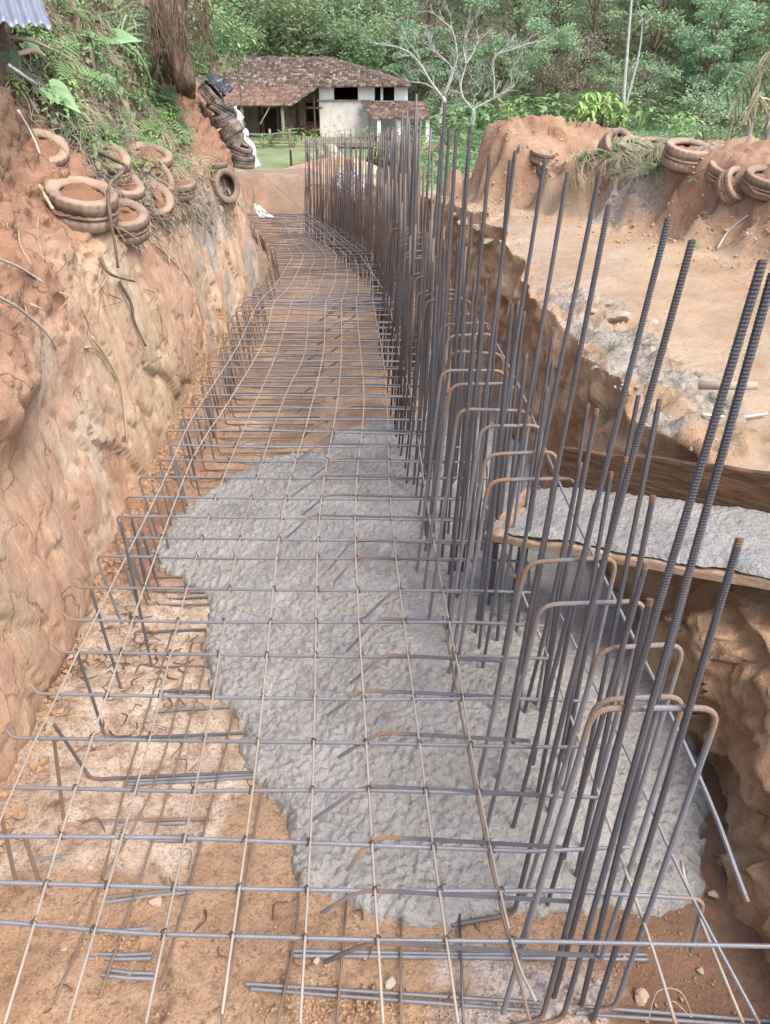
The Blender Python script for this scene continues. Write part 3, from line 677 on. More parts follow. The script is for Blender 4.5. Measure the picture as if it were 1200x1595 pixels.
# lengthwise thin bars of the top mat (photo pixels on the mat plane, then along the curve)
LONG = [[(7, 1595), (140, 1160), (280, 762), (315, 688), (360, 620), (412, 530), (426, 473)],
        [(-60, 1440), (52, 1160), (250, 760), (300, 650), (367, 545), (398, 480)],
        [(105, 1595), (231, 1160), (290, 921), (338, 770), (393, 638), (432, 548), (457, 464)],
        [(227, 1595), (318, 1160), (350, 970), (367, 868), (405, 730), (444, 617), (475, 548), (483, 470)],
        [(346, 1580), (402, 1160), (440, 800), (478, 660), (504, 548), (507, 476)],
        [(468, 1595), (488, 1200), (498, 800), (525, 632), (532, 545), (532, 473)],
        [(597, 1595), (572, 1180), (553, 800), (567, 632), (562, 551), (555, 470)],
        [(714, 1595), (657, 1185), (610, 800), (603, 632), (597, 557), (582, 473)],
        [(835, 1560), (797, 1463), (740, 1200), (715, 1047), (668, 800), (642, 620), (621, 545), (606, 470)]]
for n, pl in enumerate(LONG, 1):
    pts = [on_z(a, b, MATZ + .014) for a, b in pl]
    last = pts[-1]; o_ = last.x - xs(last.y)
    for y in np.arange(last.y + .6, 18.3, .8): pts.append(Vector((xs(y) + o_ * (1 - .02 * (y - 7)) + jit(.012), y, float(zf(y)) + MATZ + .012 + jit(.012))))
    pts = catmull(pts, n=4)
    o = bar('lengthwise_rebar', pts, .0042, M['thin'], 0, rad=0, seg=6)
    tag(o, f'thin pale bar running along the raised mat, {nth(n)} from the left bank', 'steel bar', 'lengthwise bars of the top mat')
RIGHT = [([on_z(1165, 1405, .9), on_z(1067, 1160, .9), on_z(878, 767, .9), (.78, 4.2, .92), (.7, 5.4, .95)], 'steel_sky_sheen', .0065, 'grey bar with a rusty tip running along the right legs of the hoops'),
         ([on_z(1053, 1595, .5), on_z(1004, 1440, .5), on_z(902, 1152, .5), on_z(843, 995, .5), (.5, 4.0, .5)], 'thin', .0052, 'thin pale lengthwise bar inside the stem beside the tall bars'),
         ([on_z(1183, 1595, .5), on_z(1063, 1366, .5), on_z(971, 1160, .5), on_z(870, 950, .5)], 'steel_sky_sheen', .0055, 'grey lengthwise bar right of the stem crossing the near corner'),
         ([on_z(1158, 1594, .4), on_z(1075, 1390, .42), on_z(1062, 1340, .45)], 'thin', .005, 'short pale bar lying close beside the rightmost lengthwise bar'),
         ([on_z(826, 1590, .35), on_z(770, 1370, .4), on_z(720, 1120, .42), on_z(690, 960, .44)], 'dirty', .0045, 'thin brown bar lying just under the mat beside the stem')]
for pts, mt, r, lb in RIGHT:
    o = bar('lengthwise_rebar', catmull(pts, n=5), r, M[mt], near_rib(1.5, r) if mt == 'steel_sky_sheen' else 0, rad=0, seg=6, tips=.9); tag(o, lb, 'steel bar')
# taut bar climbing out of the far end of the trench
o = bar('lengthwise_rebar', [on_y(430, 290, 19.3), on_y(475, 329, 18.2), on_y(560, 395, 12.2), on_y(610, 470, 7.6)], .008, M['thin'], rad=0, seg=6)
tag(o, 'pale bar rising out of the mat towards the earth heap at the far end', 'steel bar')

# bottom layer: U legs rising on the left, and the dirty bars on the soil
LEGS = [((190, 1077), (144, 925), (330, 1077)), ((165, 1151), (118, 1010), (381, 1142)), ((142, 1214), (84, 1128), (420, 1202)), ((100, 1281), (84, 1150), (325, 1275)), ((72, 1407), (36, 1298), (285, 1386)), ((30, 1398), (2, 1270), (60, 1402)),
        ((237, 1040), (196, 850), (327, 1038)), ((225, 985), (188, 812), (320, 980)), ((232, 935), (205, 806), (326, 930)), ((248, 917), (222, 830), (318, 912))]
for n, (c0, tp, e) in enumerate(LEGS, 1):
    c = on_z(*c0, .015); t = on_y(*tp, c.y + .02); e = on_z(*e, .02)
    o = bar('bottom_rebar', [t, c, e], .0068, M['dirty'] if n in (4, 5, 6) else M['steel'], near_rib(2, .0068), rad=.035, tips=.3)
    tag(o, f'L shaped bar on the soil with upright left leg, {nth(n)} such leg', 'steel bar', 'bottom bars with upright legs')
y = 3.3; n = 0
while y < 9:
    n += 1; x = ml(y) + .09 + jit(.05); z0 = float(zf(y)) + .03
    o = bar('bottom_rebar', [(x - .03, y, z0 + .40 + jit(.05)), (x, y, z0), (x + .7, y + jit(.03), z0)] , .006, M['steel'], 0, rad=.03, seg=6)
    tag(o, f'dark L shaped bar along the left bank foot, {nth(n)} behind the concrete', 'steel bar', 'bottom bars along the bank foot')
    y += .13 if y < 7 else .2
FLOOR = [((35, 1460), (238, 1446)), ((160, 1494), (236, 1493)), ((170, 1519), (240, 1525)), ((52, 1495), (150, 1494)), ((380, 1541), (1230, 1602)), ((455, 1489), (1010, 1495)), ((80, 1290), (290, 1282)), ((60, 1340), (180, 1322)), ((140, 1408), (300, 1390)), ((200, 1222), (440, 1208)), ((240, 1108), (380, 1100)), ((150, 1318), (300, 1308))]
for n, (a, b) in enumerate(FLOOR, 1):
    for dz in ((0, .016) if n in (2, 3, 5, 6, 9, 10, 12) else (0,)):
        a3, b3 = on_z(*a, .012), on_z(*b, .012); a3.y += dz; b3.y += dz; a3.x += jit(.03)
        o = bar('bottom_rebar', [a3, (a3 + b3) / 2 + Vector((0, jit(.006), 0)), b3], .0068, M['steel_sky_sheen'], near_rib(1.2, .0068), rad=0)
        tag(o, ('upper' if dz else 'lower') + f' bar lying flat on the soil up front, {nth(n)} of the flat bars', 'steel bar', 'flat bars on the soil')
DIRT = [[(85, 1560), (150, 1400), (205, 1190), (270, 980)], [(78, 1490), (235, 1235), (300, 1000)], [(155, 1555), (225, 1350), (285, 1160), (330, 1000)], [(248, 1545), (290, 1400), (345, 1190), (372, 1080)], [(345, 1595), (400, 1280), (418, 1200)],
        [(432, 1595), (462, 1450), (466, 1360)], [(525, 1595), (541, 1390)], [(625, 1595), (625, 1415)], [(722, 1595), (716, 1420)]]
for n, pl in enumerate(DIRT, 1):
    o = bar('bottom_rebar', catmull([on_z(a, b, .03) for a, b in pl], n=4), .0046, M['dirty'] if n != 9 else M['steel'], 0, rad=0, seg=6)
    tag(o, f'thin muddy lengthwise bar on the soil under the mat, {nth(n)} from left', 'steel bar', 'muddy lengthwise bars on the soil')

# ------------------------------------------------------------------ boards with concrete (chute from the road)
SAT = .75
k = NT('old_timber', .85, .2)
gr = k.noise(5, 8, .7, k.vec((1.2, 1.2, 14), src=k.tc.outputs['Object'])); g2 = k.noise(2, 5, .6, k.vec((1, 1, 3), src=k.tc.outputs['Object']))
c = k.ramp(gr, [(.3, lin(44, 30, 20)), (.5, lin(86, 60, 38)), (.7, lin(122, 88, 56))])
c = k.mix(k.ramp(g2, [(.5, 0.0), (.7, .6)]), c, lin(140, 92, 52)); k.color(c); k.bump(gr, .5, .01); M['timber_dark'] = k.m
k = NT('ply_board', .8, .2)
gr = k.noise(6, 8, .7, k.vec((1, 1, 30), src=k.tc.outputs['Object']))
c = k.ramp(gr, [(.3, lin(120, 88, 60)), (.5, lin(164, 128, 94)), (.7, lin(186, 158, 126))])
c = k.mix(k.ramp(k.noise(18, 5, .7), [(.5, 0.0), (.6, .6)]), c, lin(164, 158, 150)); k.color(c); k.bump(gr, .4, .006); M['ply'] = k.m
k = NT('weathered_wood', .95, .1)
gr = k.noise(3, 6, .7, k.vec((1, 1, .2)))
k.color(k.ramp(gr, [(.3, lin(110, 96, 80)), (.6, lin(158, 146, 128)), (.8, lin(186, 176, 160))])); k.bump(gr, .4, .02); M['wood_grey'] = k.m

cd_, cn_ = Vector((1, -.6, 0)).normalized(), Vector((.514, .857, 0)).normalized()
ca = Vector((.45, 2.97, 0)); CL = 3.0
cz = lambda s: .70 + .165 * s / 1.166
def chute_pt(s, w, h): p = ca + cd_ * s + cn_ * w; return Vector((p.x, p.y, cz(s) + h))
root = obj('formwork_chute', None, loc=chute_pt(0, .22, 0))
tag(root, 'timber board chute with a dark side plank bringing concrete from the road', 'board chute')
def slab(name, s0, s1, w0, w1, h0, h1, mat, dh=0.0):
    bm = bmesh.new(); N = 24; rows = []
    for i in range(N + 1):
        s = s0 + (s1 - s0) * i / N; e = .006 * math.sin(i * 2.3) + .004 * math.sin(i * 5.1)
        hh = h1 + dh * i / N
        rows.append([bm.verts.new(chute_pt(s, w, h) - root.location) for w, h in ((w0 + e * .4, h0), (w1, h0 + e * .2), (w1, hh + e), (w0 + e * .4, hh + e))])
    for a, b in zip(rows[:-1], rows[1:]):
        for q in range(4): bm.faces.new((a[q], a[(q + 1) % 4], b[(q + 1) % 4], b[q]))
    bm.faces.new(rows[0]); bm.faces.new(rows[-1][::-1])
    bmesh.ops.recalc_face_normals(bm, faces=bm.faces); bmesh.ops.bevel(bm, geom=[e for e in bm.edges if e.calc_face_angle(0) > 1], offset=.004, segments=2, affect='EDGES')
    me = bpy.data.meshes.new(name); bm.to_mesh(me); bm.free()
    return obj(name, me, mat, root)
slab('base_board', 0, CL, 0, .50, -.038, 0.0, M['ply'])
slab('side_board', .16, CL, .452, .49, .003, .26, M['timber_dark'], -.05)
ss, ww = np.linspace(.10, CL - .02, 260), np.linspace(.012, .446, 46)
Sg, Wg = np.meshgrid(ss, ww, indexing='ij')
hg = .012 + .034 * S((Wg - .0) / .05) * S((Sg - .08) / .2) + .008 * fbm(Sg * 5, Wg * 5, oct=3, seed=91) + .0025 * billow(Sg * 26, Wg * 26, oct=3, seed=92) + .025 * S((Wg - .3) / .15) + .004 * fbm(Sg * 60, Wg * 60, oct=2, seed=93)
hg = np.maximum(hg, .004)
Wj = Wg + .02 * (fbm(Sg * 6, Wg * 2, oct=3, seed=94)) * (1 - S(Wg / .1))
X = ca.x + cd_.x * Sg + cn_.x * np.clip(Wj, .004, .448); Y = ca.y + cd_.y * Sg + cn_.y * np.clip(Wj, .004, .448)
o = obj('wet_concrete', grid_mesh('chute_concrete', X, Y, .70 + .165 * Sg / 1.166 + hg), M['concrete'])
tag(o, 'smooth layer of wet grey concrete lying on the timber chute', 'concrete')

# ------------------------------------------------------------------ tyres
k = NT('dusty_tyre', .9, .25)
n1 = k.noise(4, 6, .65); nz = k.n('ShaderNodeNewGeometry').outputs['Normal']; up = k.sep(nz)[2]
dust = k.math('ADD', k.math('MULTIPLY', k.ramp(n1, [(.3, 0.0), (.62, 1.0)]), .75), k.math('MULTIPLY', up, .25), True)
dust = k.math('MULTIPLY', dust, k.math('ADD', .75, k.math('MULTIPLY', k.rand(), .5)), True)
c = k.mix(dust, lin(92, 80, 70), k.mix(k.noise(9, 5, .7), lin(148, 118, 92), lin(190, 160, 130))); k.color(c); k.bump(k.noise(50, 5, .7), .4, .008); M['tyre'] = k.m
k = NT('red_soil_fill', 1, .1); k.color(k.mix(k.noise(9, 6, .7), lin(118, 76, 50), lin(176, 126, 90))); k.bump(k.noise(30, 6, .7), .8, .03); M['fill'] = k.m
def tyre_mesh(name, R0=.29, W=.25, seed=0, dent=.02):
    prof = [(.60, -.34), (.62, -.42), (.74, -.5), (.90, -.50), (.965, -.475), (.99, -.42), (1.0, -.30), (1.0, -.12), (.95, -.10), (.95, -.06), (1.0, -.04), (1.0, .04), (.95, .06), (.95, .10), (1.0, .12), (1.0, .30), (.99, .42), (.965, .475), (.90, .50), (.74, .5), (.62, .42), (.60, .34), (.63, .26), (.86, .38), (.93, .3), (.93, -.3), (.86, -.38), (.63, -.26)]
    seg = 72; n = len(prof); V = []
    for i in range(seg):
        a = 2 * math.pi * i / seg; tread = -.035 if i % 3 == 0 else 0
        w = 1 + dent * math.sin(a * 2 + seed) + dent * .6 * math.sin(a * 3 + 2 * seed)
        for (r, z) in prof:
            rr = r + (tread if r > .98 and abs(z) > .11 else 0)
            V.append((math.cos(a) * rr * R0 * w, math.sin(a) * rr * R0 * w, z * W * (1 + dent * 1.5 * math.sin(a + seed)) + .3 * dent * R0 * math.sin(2 * a + 1.7 * seed)))
    F = [(i * n + j, ((i + 1) % seg) * n + j, ((i + 1) % seg) * n + (j + 1) % n, i * n + (j + 1) % n) for i in range(seg) for j in range(n)]
    return mesh_np(name, V, F, True)
TY = [tyre_mesh('tyre', .29, .25, s, d) for s, d in ((0, .015), (1.3, .035), (2.6, .05))]
def fill_mesh():
    bm = MB(); N = 28; V = [(0, 0, .05)]; F = []
    for ri, rr in enumerate((.08, .15, .21, .262)):
        for i in range(N):
            a = 2 * math.pi * i / N; V.append((rr * math.cos(a), rr * math.sin(a), .05 - .11 * (rr / .262) ** 2 + .02 * math.sin(3 * a + ri) + .012 * math.sin(7 * a + 2 * ri)))
    for i in range(N): F.append((0, 1 + i, 1 + (i + 1) % N))
    for q in range(3):
        for i in range(N): F.append((1 + q * N + i, 1 + (q + 1) * N + i, 1 + (q + 1) * N + (i + 1) % N, 1 + q * N + (i + 1) % N))
    return mesh_np('soil_fill', V, F, True)
FILL = fill_mesh()
def place_tyre(px, py, label, scale=1, axis=(0, 0, 1), sink=.5, side='left', fill=False, mesh=0, push=0.0, group=None, squash=1.0, up=0.0):
    p, nrm = surf(px, py, side)
    o = obj('tyre', TY[mesh], M['tyre'])
    ax = Vector(axis).normalized()
    o.rotation_euler = (ax.to_track_quat('Z', 'Y') @ Euler((0, 0, random.uniform(0, 6))).to_quaternion()).to_euler()
    scale *= (.72 if fill or up else .66) if side == 'left' else .62
    o.location = p + nrm * (push * (.75 if side == 'left' else 1.1) - .035) + Vector((0, 0, up - (0 if side == 'left' else .065))); o.scale = (scale, scale, scale * squash)
    if side == 'left': q_ = surf(px, py + 14)[0]; o.location = on_y(px, py, q_.y + (.03 if up else .12 if fill else .20))
    tag(o, label, 'tyre', group)
    if fill or side == 'left' and not up: obj('soil_fill', FILL, M['fill'], o, (0, 0, .075 if side == 'left' else .03), (0, 0, random.uniform(0, 6))).scale = (1.12, 1.12, 1.0)
    return o
GL = 'old tyres built into the left bank'
place_tyre(128, 318, 'big dusty tyre filled with red soil behind the hanging vine stem', 1.12, (.25, -.2, 1), fill=True, push=-.02, group=GL)
place_tyre(188, 345, 'tan tyre lying flat, lowest in the left bank beside the vine stem', .92, (.2, -.35, 1), fill=True, push=-.08, mesh=1, group=GL)
place_tyre(188, 296, 'dusty tyre half buried above the lowest tan tyre of the left bank', .95, (.3, -.3, 1), push=-.13, mesh=2, group=GL)
place_tyre(236, 318, 'broken tan tyre right of the lowest tyre in the left bank', .95, (.3, -.5, .7), push=-.12, mesh=1, group=GL)
place_tyre(243, 282, 'small tan tyre standing tilted in the left bank with a dark hole', .8, (.75, -.6, .35), push=-.08, mesh=2, group=GL)
place_tyre(276, 292, 'grey tan tyre at the right end of the lower tyre row', .85, (.2, -.2, 1), push=-.12, mesh=1, group=GL)
place_tyre(348, 290, 'dark bare tyre standing upright like an arch on the left bank', .95, (.80, -.55, .15), push=.05, group=GL, up=.03)
place_tyre(234, 250, 'tan tyre peeping out of dry grass above the lower tyre row', 1.0, (.3, -.3, 1), push=-.16, mesh=2, group=GL)
place_tyre(64, 240, 'flattened tan tyre in the red soil at the upper left', .9, (.35, -.45, .8), push=-.30, mesh=1, group=GL)
place_tyre(330, 258, 'tan buried tyre just left of the upright arch tyre', .9, (.2, -.2, 1), push=-.17, mesh=2, group=GL)
place_tyre(165, 255, 'tan tyre buried behind the vine stem with only its tread showing', 1.0, (.3, -.3, 1), push=-.2, mesh=1, group=GL)
GS = 'grey tyres stacked up the far edge of the left bank'
TYD = []
kd_ = NT('grey_tyre', .8, .3); kd_.color(kd_.mix(kd_.ramp(kd_.noise(7, 6, .7), [(.42, 0.0), (.62, .8)]), lin(78, 74, 74), lin(158, 136, 116))); kd_.bump(kd_.noise(30, 5, .7), .5, .02)
for t_ in TY: t2 = t_.copy(); t2.materials.clear(); t2.materials.append(kd_.m); TYD.append(t2)
STK = [(338, 148, 'topmost'), (350, 168, 'second from the top'), (358, 186, 'third from the top'), (366, 204, 'fourth from the top'), (374, 218, 'fifth from the top'), (382, 234, 'sixth from the top'), (386, 250, 'lowest')]
for i, (a, b, w) in enumerate(STK):
    p = on_y(a - 9 + 3 * math.sin(i * 2.6), b, 11.6); o = obj('tyre', TYD[i % 3], None); o.location = p; o.scale = (.60, .60, .62)
    o.rotation_euler = (R(20) * math.sin(i * 2.1), R(26) + R(24) * math.cos(i * 1.7), i); tag(o, f'slumped grey tyre in the stack on the far bank edge, {w}', 'tyre', GS)
GB = 'tyres lying along the berm beyond the road'
BT = [(925, 222, 'brown tyre sunk in the red heap left of the leafy sapling', (.1, -.5, 1), 1.0, 1, -.04), (962, 222, 'tan tyre leaning on its dark neighbour on the berm', (.3, -.8, .6), 1.05, 2, -.02), (944, 209, 'dark tyre lying behind the tan ones on the berm', (-.2, -.3, 1), 1.0, 0, .06), (985, 218, 'tan dusty tyre in the middle of the berm row', (.1, -.4, 1), 1.05, 1, .02),
      (1020, 221, 'large light brown tyre lying flat on the berm', (0, -.12, 1), 1.15, 0, .05), (1078, 234, 'large grey tyre lying open side up on the berm', (.08, -.25, 1), 1.25, 0, .07), (1128, 246, 'tan tyre half buried right of the large grey one', (.1, -.3, 1), 1.1, 2, -.04), (858, 243, 'tan tyre sunk in the gap of the berm', (.2, -.3, 1), .9, 1, -.03), (846, 232, 'dark tyre in the gap above the sunk tan one', (.1, -.2, 1), .9, 0, .03),
      (814, 225, 'brown tyre poking out of the left earth mound', (.5, -.7, .5), .8, 2, -.08), (1142, 272, 'grey twisted tyre beside the old split log', (.4, -.7, .5), .9, 2, .02), (1192, 268, 'tan tyre at the right border of the view', (.1, -.3, 1), 1.1, 1, .02), (898, 226, 'small brown tyre at the left end of the berm row', (.3, -.6, .8), .85, 1, -.03)]
for a, b, lb, ax, sc, m_, pu in BT: place_tyre(a, b, lb, sc, ax, side='right', mesh=m_, push=pu, group=GB, fill=True)

# ------------------------------------------------------------------ leaves and plants
def leafmat(name, a, b, trans=.25, rough=.6, sc=3):
    k = NT(name, rough, .25); n = k.noise(sc, 4, .6)
    c = k.mix(k.ramp(n, [(.3, 0.0), (.7, 1.0)]), lin(*a), lin(*b)); c = k.mix(k.math('MULTIPLY', k.rand(), .4), c, lin(*[min(255, int(q * 1.25)) for q in b]))
    k.color(c)
    if trans:
        tr = k.n('ShaderNodeBsdfTranslucent'); k.l(c, tr.inputs[0]); mx = k.n('ShaderNodeMixShader'); mx.inputs[0].default_value = trans
        out = k.t.nodes['Material Output']; k.l(k.b.outputs[0], mx.inputs[1]); k.l(tr.outputs[0], mx.inputs[2]); k.l(mx.outputs[0], out.inputs[0])
    return k.m
M['fern'] = leafmat('fern_leaf', (74, 112, 52), (126, 166, 92)); M['taro'] = leafmat('broad_leaf', (84, 130, 76), (140, 184, 124))
M['blade'] = leafmat('grass_blade', (84, 118, 76), (140, 168, 116)); M['straw'] = leafmat('dry_straw', (146, 124, 88), (196, 176, 136), .1, .9)
M['bright'] = leafmat('young_leaf', (88, 136, 44), (150, 186, 80)); M['dead'] = leafmat('dead_leaf', (96, 84, 70), (150, 136, 116), .05, .9, 8)
k = NT('bark', .95, .1); gb = k.noise(12, 6, .7, k.vec((1, 1, .25))); k.color(k.ramp(gb, [(.3, lin(74, 58, 44)), (.6, lin(132, 112, 92)), (.8, lin(170, 154, 134))])); k.bump(gb, .6, .02); M['bark'] = k.m
k = NT('pale_bark', .9, .1); gb = k.noise(6, 6, .7, k.vec((1, 1, .5))); k.color(k.ramp(gb, [(.3, lin(150, 146, 138)), (.6, lin(190, 188, 180)), (.8, lin(212, 210, 204))])); M['pale_bark'] = k.m
k = NT('dark_root_mass', 1, .05); gb = k.noise(14, 6, .7, k.vec((1, 1, .2))); k.color(k.ramp(gb, [(.3, lin(66, 54, 42)), (.55, lin(118, 98, 78)), (.75, lin(168, 148, 124))])); k.bump(gb, .9, .05); M['stump'] = k.m

def blade(mb, base, d, L, w, droop, n=6, fold=0):
    d = Vector(d).normalized(); p = Vector(base); side = d.cross(Vector((0, 0, 1)));
    side = side.normalized() if side.length > .05 else Vector((1, 0, 0))
    V, F = [], []
    for i in range(n + 1):
        t = i / n; ww = w * (math.sin(math.pi * min(1, .12 + t * .88)) ** .7) * (1 - .25 * t) * .5
        V += [p - side * ww, p + side * ww]
        d = (d + Vector((0, 0, -droop / n))).normalized(); p = p + d * (L / n)
    for i in range(n): F.append((2 * i, 2 * i + 1, 2 * i + 3, 2 * i + 2))
    mb.add(V, F)
def fern_frond(mb, base, d, L, droop=1.1, pairs=13, w=.34):
    d = Vector(d).normalized(); p = Vector(base); n = pairs
    for i in range(n):
        t = (i + .5) / n; q = p + d * (L / n)
        side = d.cross(Vector((0, 0, 1))); side = side.normalized() if side.length > .05 else Vector((1, 0, 0))
        ll = L * w * (1 - t) ** .7 * min(1, .35 + t * 4); nn = side.cross(d)
        for s in (-1, 1):
            e = (side * s + d * .35 + Vector((0, 0, -.25))).normalized(); wd = d * (L / n * .42)
            mb.add([p, p + wd, p + e * ll * .7 + wd * .8, p + e * ll, p + e * ll * .6 - wd * .1], [(0, 1, 2, 3, 4)])
        mb.tube([p, q], L * .006, 4, cap=False)
        d = (d + Vector((0, 0, -droop / n))).normalized(); p = q
def taro_leaf(mb, base, tip_dir, stem_h, L, nrm):
    b = Vector(base); top = b + Vector(tip_dir) * .35 * L + Vector((0, 0, stem_h)); mb.tube([b, (b + top) / 2 + Vector(tip_dir) * .02, top], .008 * L / .3, 5)
    d = Vector(tip_dir).normalized(); s = d.cross(Vector((0, 0, 1))).normalized(); nz = Vector(nrm).normalized()
    prof = [(-.28, .20), (-.22, .34), (0, .42), (.2, .40), (.45, .28), (.7, .14), (1, 0)]
    dd = (d - nz * d.dot(nz)).normalized(); s = nz.cross(dd)
    mid = [top + dd * L * u - nz * .12 * L * max(0, u) ** 2 for u in (-.05, -.05, 0, .2, .45, .7, 1)]
    for sg in (-1, 1):
        V = []
        for (u, w), m in zip(prof, mid): V += [m, top + dd * L * u + s * sg * L * w + nz * L * w * .18 - nz * .14 * L * max(0, u) ** 2]
        mb.add(V, [(2 * i, 2 * i + 1, 2 * i + 3, 2 * i + 2) for i in range(6)])
def mk_fern(seed, n=7, L=.42):
    random.seed(seed); mb = MB()
    for i in range(n):
        a = i * 2.4 + jit(.4); fern_frond(mb, (0, 0, 0), (math.cos(a), math.sin(a), .9 + jit(.3)), L * random.uniform(.7, 1.15), 1.3)
    return mb
def mk_tuft(seed, n=26, L=.5, w=.016, droop=1.5, spread=.7):
    random.seed(seed); mb = MB()
    for i in range(n):
        a = random.uniform(0, 6.28); blade(mb, (jit(.05), jit(.05), -.02), (math.cos(a) * spread, math.sin(a) * spread, 1), L * random.uniform(.5, 1.2), w, droop * random.uniform(.6, 1.2))
    return mb
def mk_bush(seed, n=60, r=.22, L=.09):
    random.seed(seed); mb = MB()
    for i in range(9):
        a = random.uniform(0, 6.28); d = Vector((math.cos(a) * .6, math.sin(a) * .6, 1)); mb.tube([(0, 0, -.03), d * r * .6, d * r * 1.1 + Vector((jit(.05), jit(.05), 0))], [.005, .004, .002], 4)
    for i in range(n):
        a, u = random.uniform(0, 6.28), random.uniform(-.2, 1); q = math.sqrt(max(0, 1 - u * u)) * r * random.uniform(.5, 1.1)
        blade(mb, (math.cos(a) * q, math.sin(a) * q, r * .6 + u * r * .8), (math.cos(a + jit(.8)), math.sin(a + jit(.8)), .3 + jit(.5)), L * random.uniform(.6, 1.2), L * .42, .9, 4)
    return mb
P_FERN = [mk_fern(i).build('fern_mesh', None).data for i in (1, 2, 3)]
P_TUFT = [mk_tuft(i).build('tuft_mesh', None).data for i in (4, 5)]
P_LONG = [mk_tuft(i, 22, .85, .03, 1.9, .9).build('long_mesh', None).data for i in (6, 7)]
P_STRAW = [mk_tuft(i, 60, .55, .008, 2.6, 1.1).build('straw_mesh', None).data for i in (8, 9)]
P_BUSH = [mk_bush(i).build('bush_mesh', None).data for i in (10, 11, 12)]
for o in list(COL.objects):
    if o.name.endswith('_mesh') or '_mesh.' in o.name: bpy.data.objects.remove(o)
def mk(n, me_list, mat):
    out = []
    for me in me_list:
        m2 = me.copy(); m2.materials.clear(); m2.materials.append(mat); out.append(m2)
    return out
V_FERN, V_TUFT, V_STRAW, V_LONG = mk(0, P_FERN, M['fern']), mk(0, P_TUFT, M['blade']), mk(0, P_STRAW, M['straw']), mk(0, P_LONG, M['blade'])
V_BUSH, V_BUSHB = mk(0, P_BUSH, M['fern']), mk(0, P_BUSH, M['bright'])
random.seed(21)
def plant(name, meshes, px, py, sc, label, cat, group, side='left', tilt=.7):
    p, n = surf(px, py, side); o = obj(name, random.choice(meshes))
    ax = (n * tilt + Vector((0, 0, 1 - tilt * .5))).normalized()
    o.rotation_euler = (ax.to_track_quat('Z', 'Y') @ Euler((0, 0, random.uniform(0, 6.28))).to_quaternion()).to_euler()
    o.location = p - n * .01; o.scale = [sc * random.uniform(.85, 1.15)] * 3
    return tag(o, label, cat, group)
FERNS = [(112, 48, 'pale green fern with the broadest fronds near the metal sheet'), (142, 58, 'fern with one flat frond below the grassy top of the bank'), (122, 112, 'yellow green fern in the middle of the left bank'), (90, 100, 'small fern right above the big heart shaped leaf'), (225, 165, 'feathery fern beside the two dark round leaves'), (245, 150, 'fern close to the top of the bare red slope'), (215, 210, 'little fern just above the buried tyres'), (262, 178, 'drooping fern next to the broad bright leaf'), (105, 15, 'fern at the top border beside the metal sheet'), (262, 115, 'fern below the dark hanging roots'), (170, 130, 'fern among dry stalks under the long grass'), (60, 62, 'small fern under the metal sheet corner')]
for a, b, lb in FERNS: plant('fern', V_FERN, a, b, random.uniform(.75, 1.1), lb, 'fern', 'ferns on the left bank')
for a, b, lb in [(200, 30, 'large clump of long green grass at the top of the bank'), (180, 62, 'long grass drooping down left of the dark stump'), (225, 55, 'long grass drooping against the dark hanging roots'), (150, 25, 'long grass behind the pale ferns'), (205, 92, 'long grass blades bending over the middle of the bank'), (240, 25, 'tall grass tuft touching the stump'), (235, 95, 'thin long grass blades below the stump')]:
    plant('grass_clump', V_LONG, a, b, random.uniform(.6, .9), lb, 'grass', 'long grass clumps on the left bank', tilt=.5)
def taro(px, py, lb, L, td, nr, sh=.25):
    mb = MB(); taro_leaf(mb, (0, 0, 0), td, sh, L, nr); p, n = surf(px, py)
    o = mb.build('broad_leaf_plant', M['taro'], smooth=True); o.location = p; o.scale = (.62, .62, .62); tag(o, lb, 'plant', 'broad leaved plants on the left bank')
taro(72, 150, 'big pale green heart shaped leaf hanging over the red soil', .36, (.8, -.2, -.45), (.35, -.6, .7), .12)
taro(14, 92, 'upright pale leaf by the sticks at the left border', .26, (.3, -.2, -.9), (.5, -.8, .3), .1)
taro(38, 82, 'olive leaf behind the upright pale leaf at the left border', .22, (.8, -.2, -.4), (.3, -.7, .6), .1)
taro(52, 112, 'narrow green leaf hanging under the sticks', .24, (.4, -.2, -.9), (.7, -.7, .2), .06)
taro(196, 152, 'dark green round leaf, upper of a pair above the tyres', .24, (.1, -.3, -.95), (.6, -.8, .2), .06)
taro(200, 172, 'dark green round leaf, lower of a pair above the tyres', .24, (.2, -.2, -.95), (.5, -.8, .3), .06)
taro(252, 175, 'broad bright leaf beside the bare red slope', .26, (.5, -.3, -.7), (.4, -.8, .4), .06)
taro(170, 68, 'long pointed green leaf under the grass at the top', .42, (.95, -.2, .25), (0, -.6, .8), .08)
random.seed(33)
def scatter(name, meshes, label, cat, group, cnt, region, sc, side='left', tilt=.7):
    k = 0; tries = 0
    while k < cnt and tries < cnt * 30:
        tries += 1; a, b = region(); 
        if a is None: continue
        plant(name, meshes, a, b, random.uniform(*sc), label, cat, group, side, tilt); k += 1
def reg_bank():
    b = random.uniform(-5, 275); lo, hi = 25 if b < 150 else 60 + (b - 150) * .7, 235 + min(60, max(0, b - 90) * .6)
    a = random.uniform(lo, hi); return (a, b)
scatter('leafy_weed', V_BUSH, 'low leafy green weed rooted among dry stalks on the left bank', 'weed', 'leafy weeds on the left bank', 64, reg_bank, (.3, .7))
scatter('bright_weed', V_BUSHB, 'bright young green weed on the left bank slope', 'weed', 'bright weeds on the left bank', 16, reg_bank, (.25, .55))
scatter('grass_tuft', V_TUFT, 'green grass tuft growing on the left bank slope', 'grass', 'green tufts on the left bank', 34, reg_bank, (.4, .7))
scatter('dry_grass_tuft', V_STRAW, 'dry straw coloured grass hanging down the left bank', 'grass', 'dry tufts on the left bank', 64, reg_bank, (.35, .8), tilt=.95)
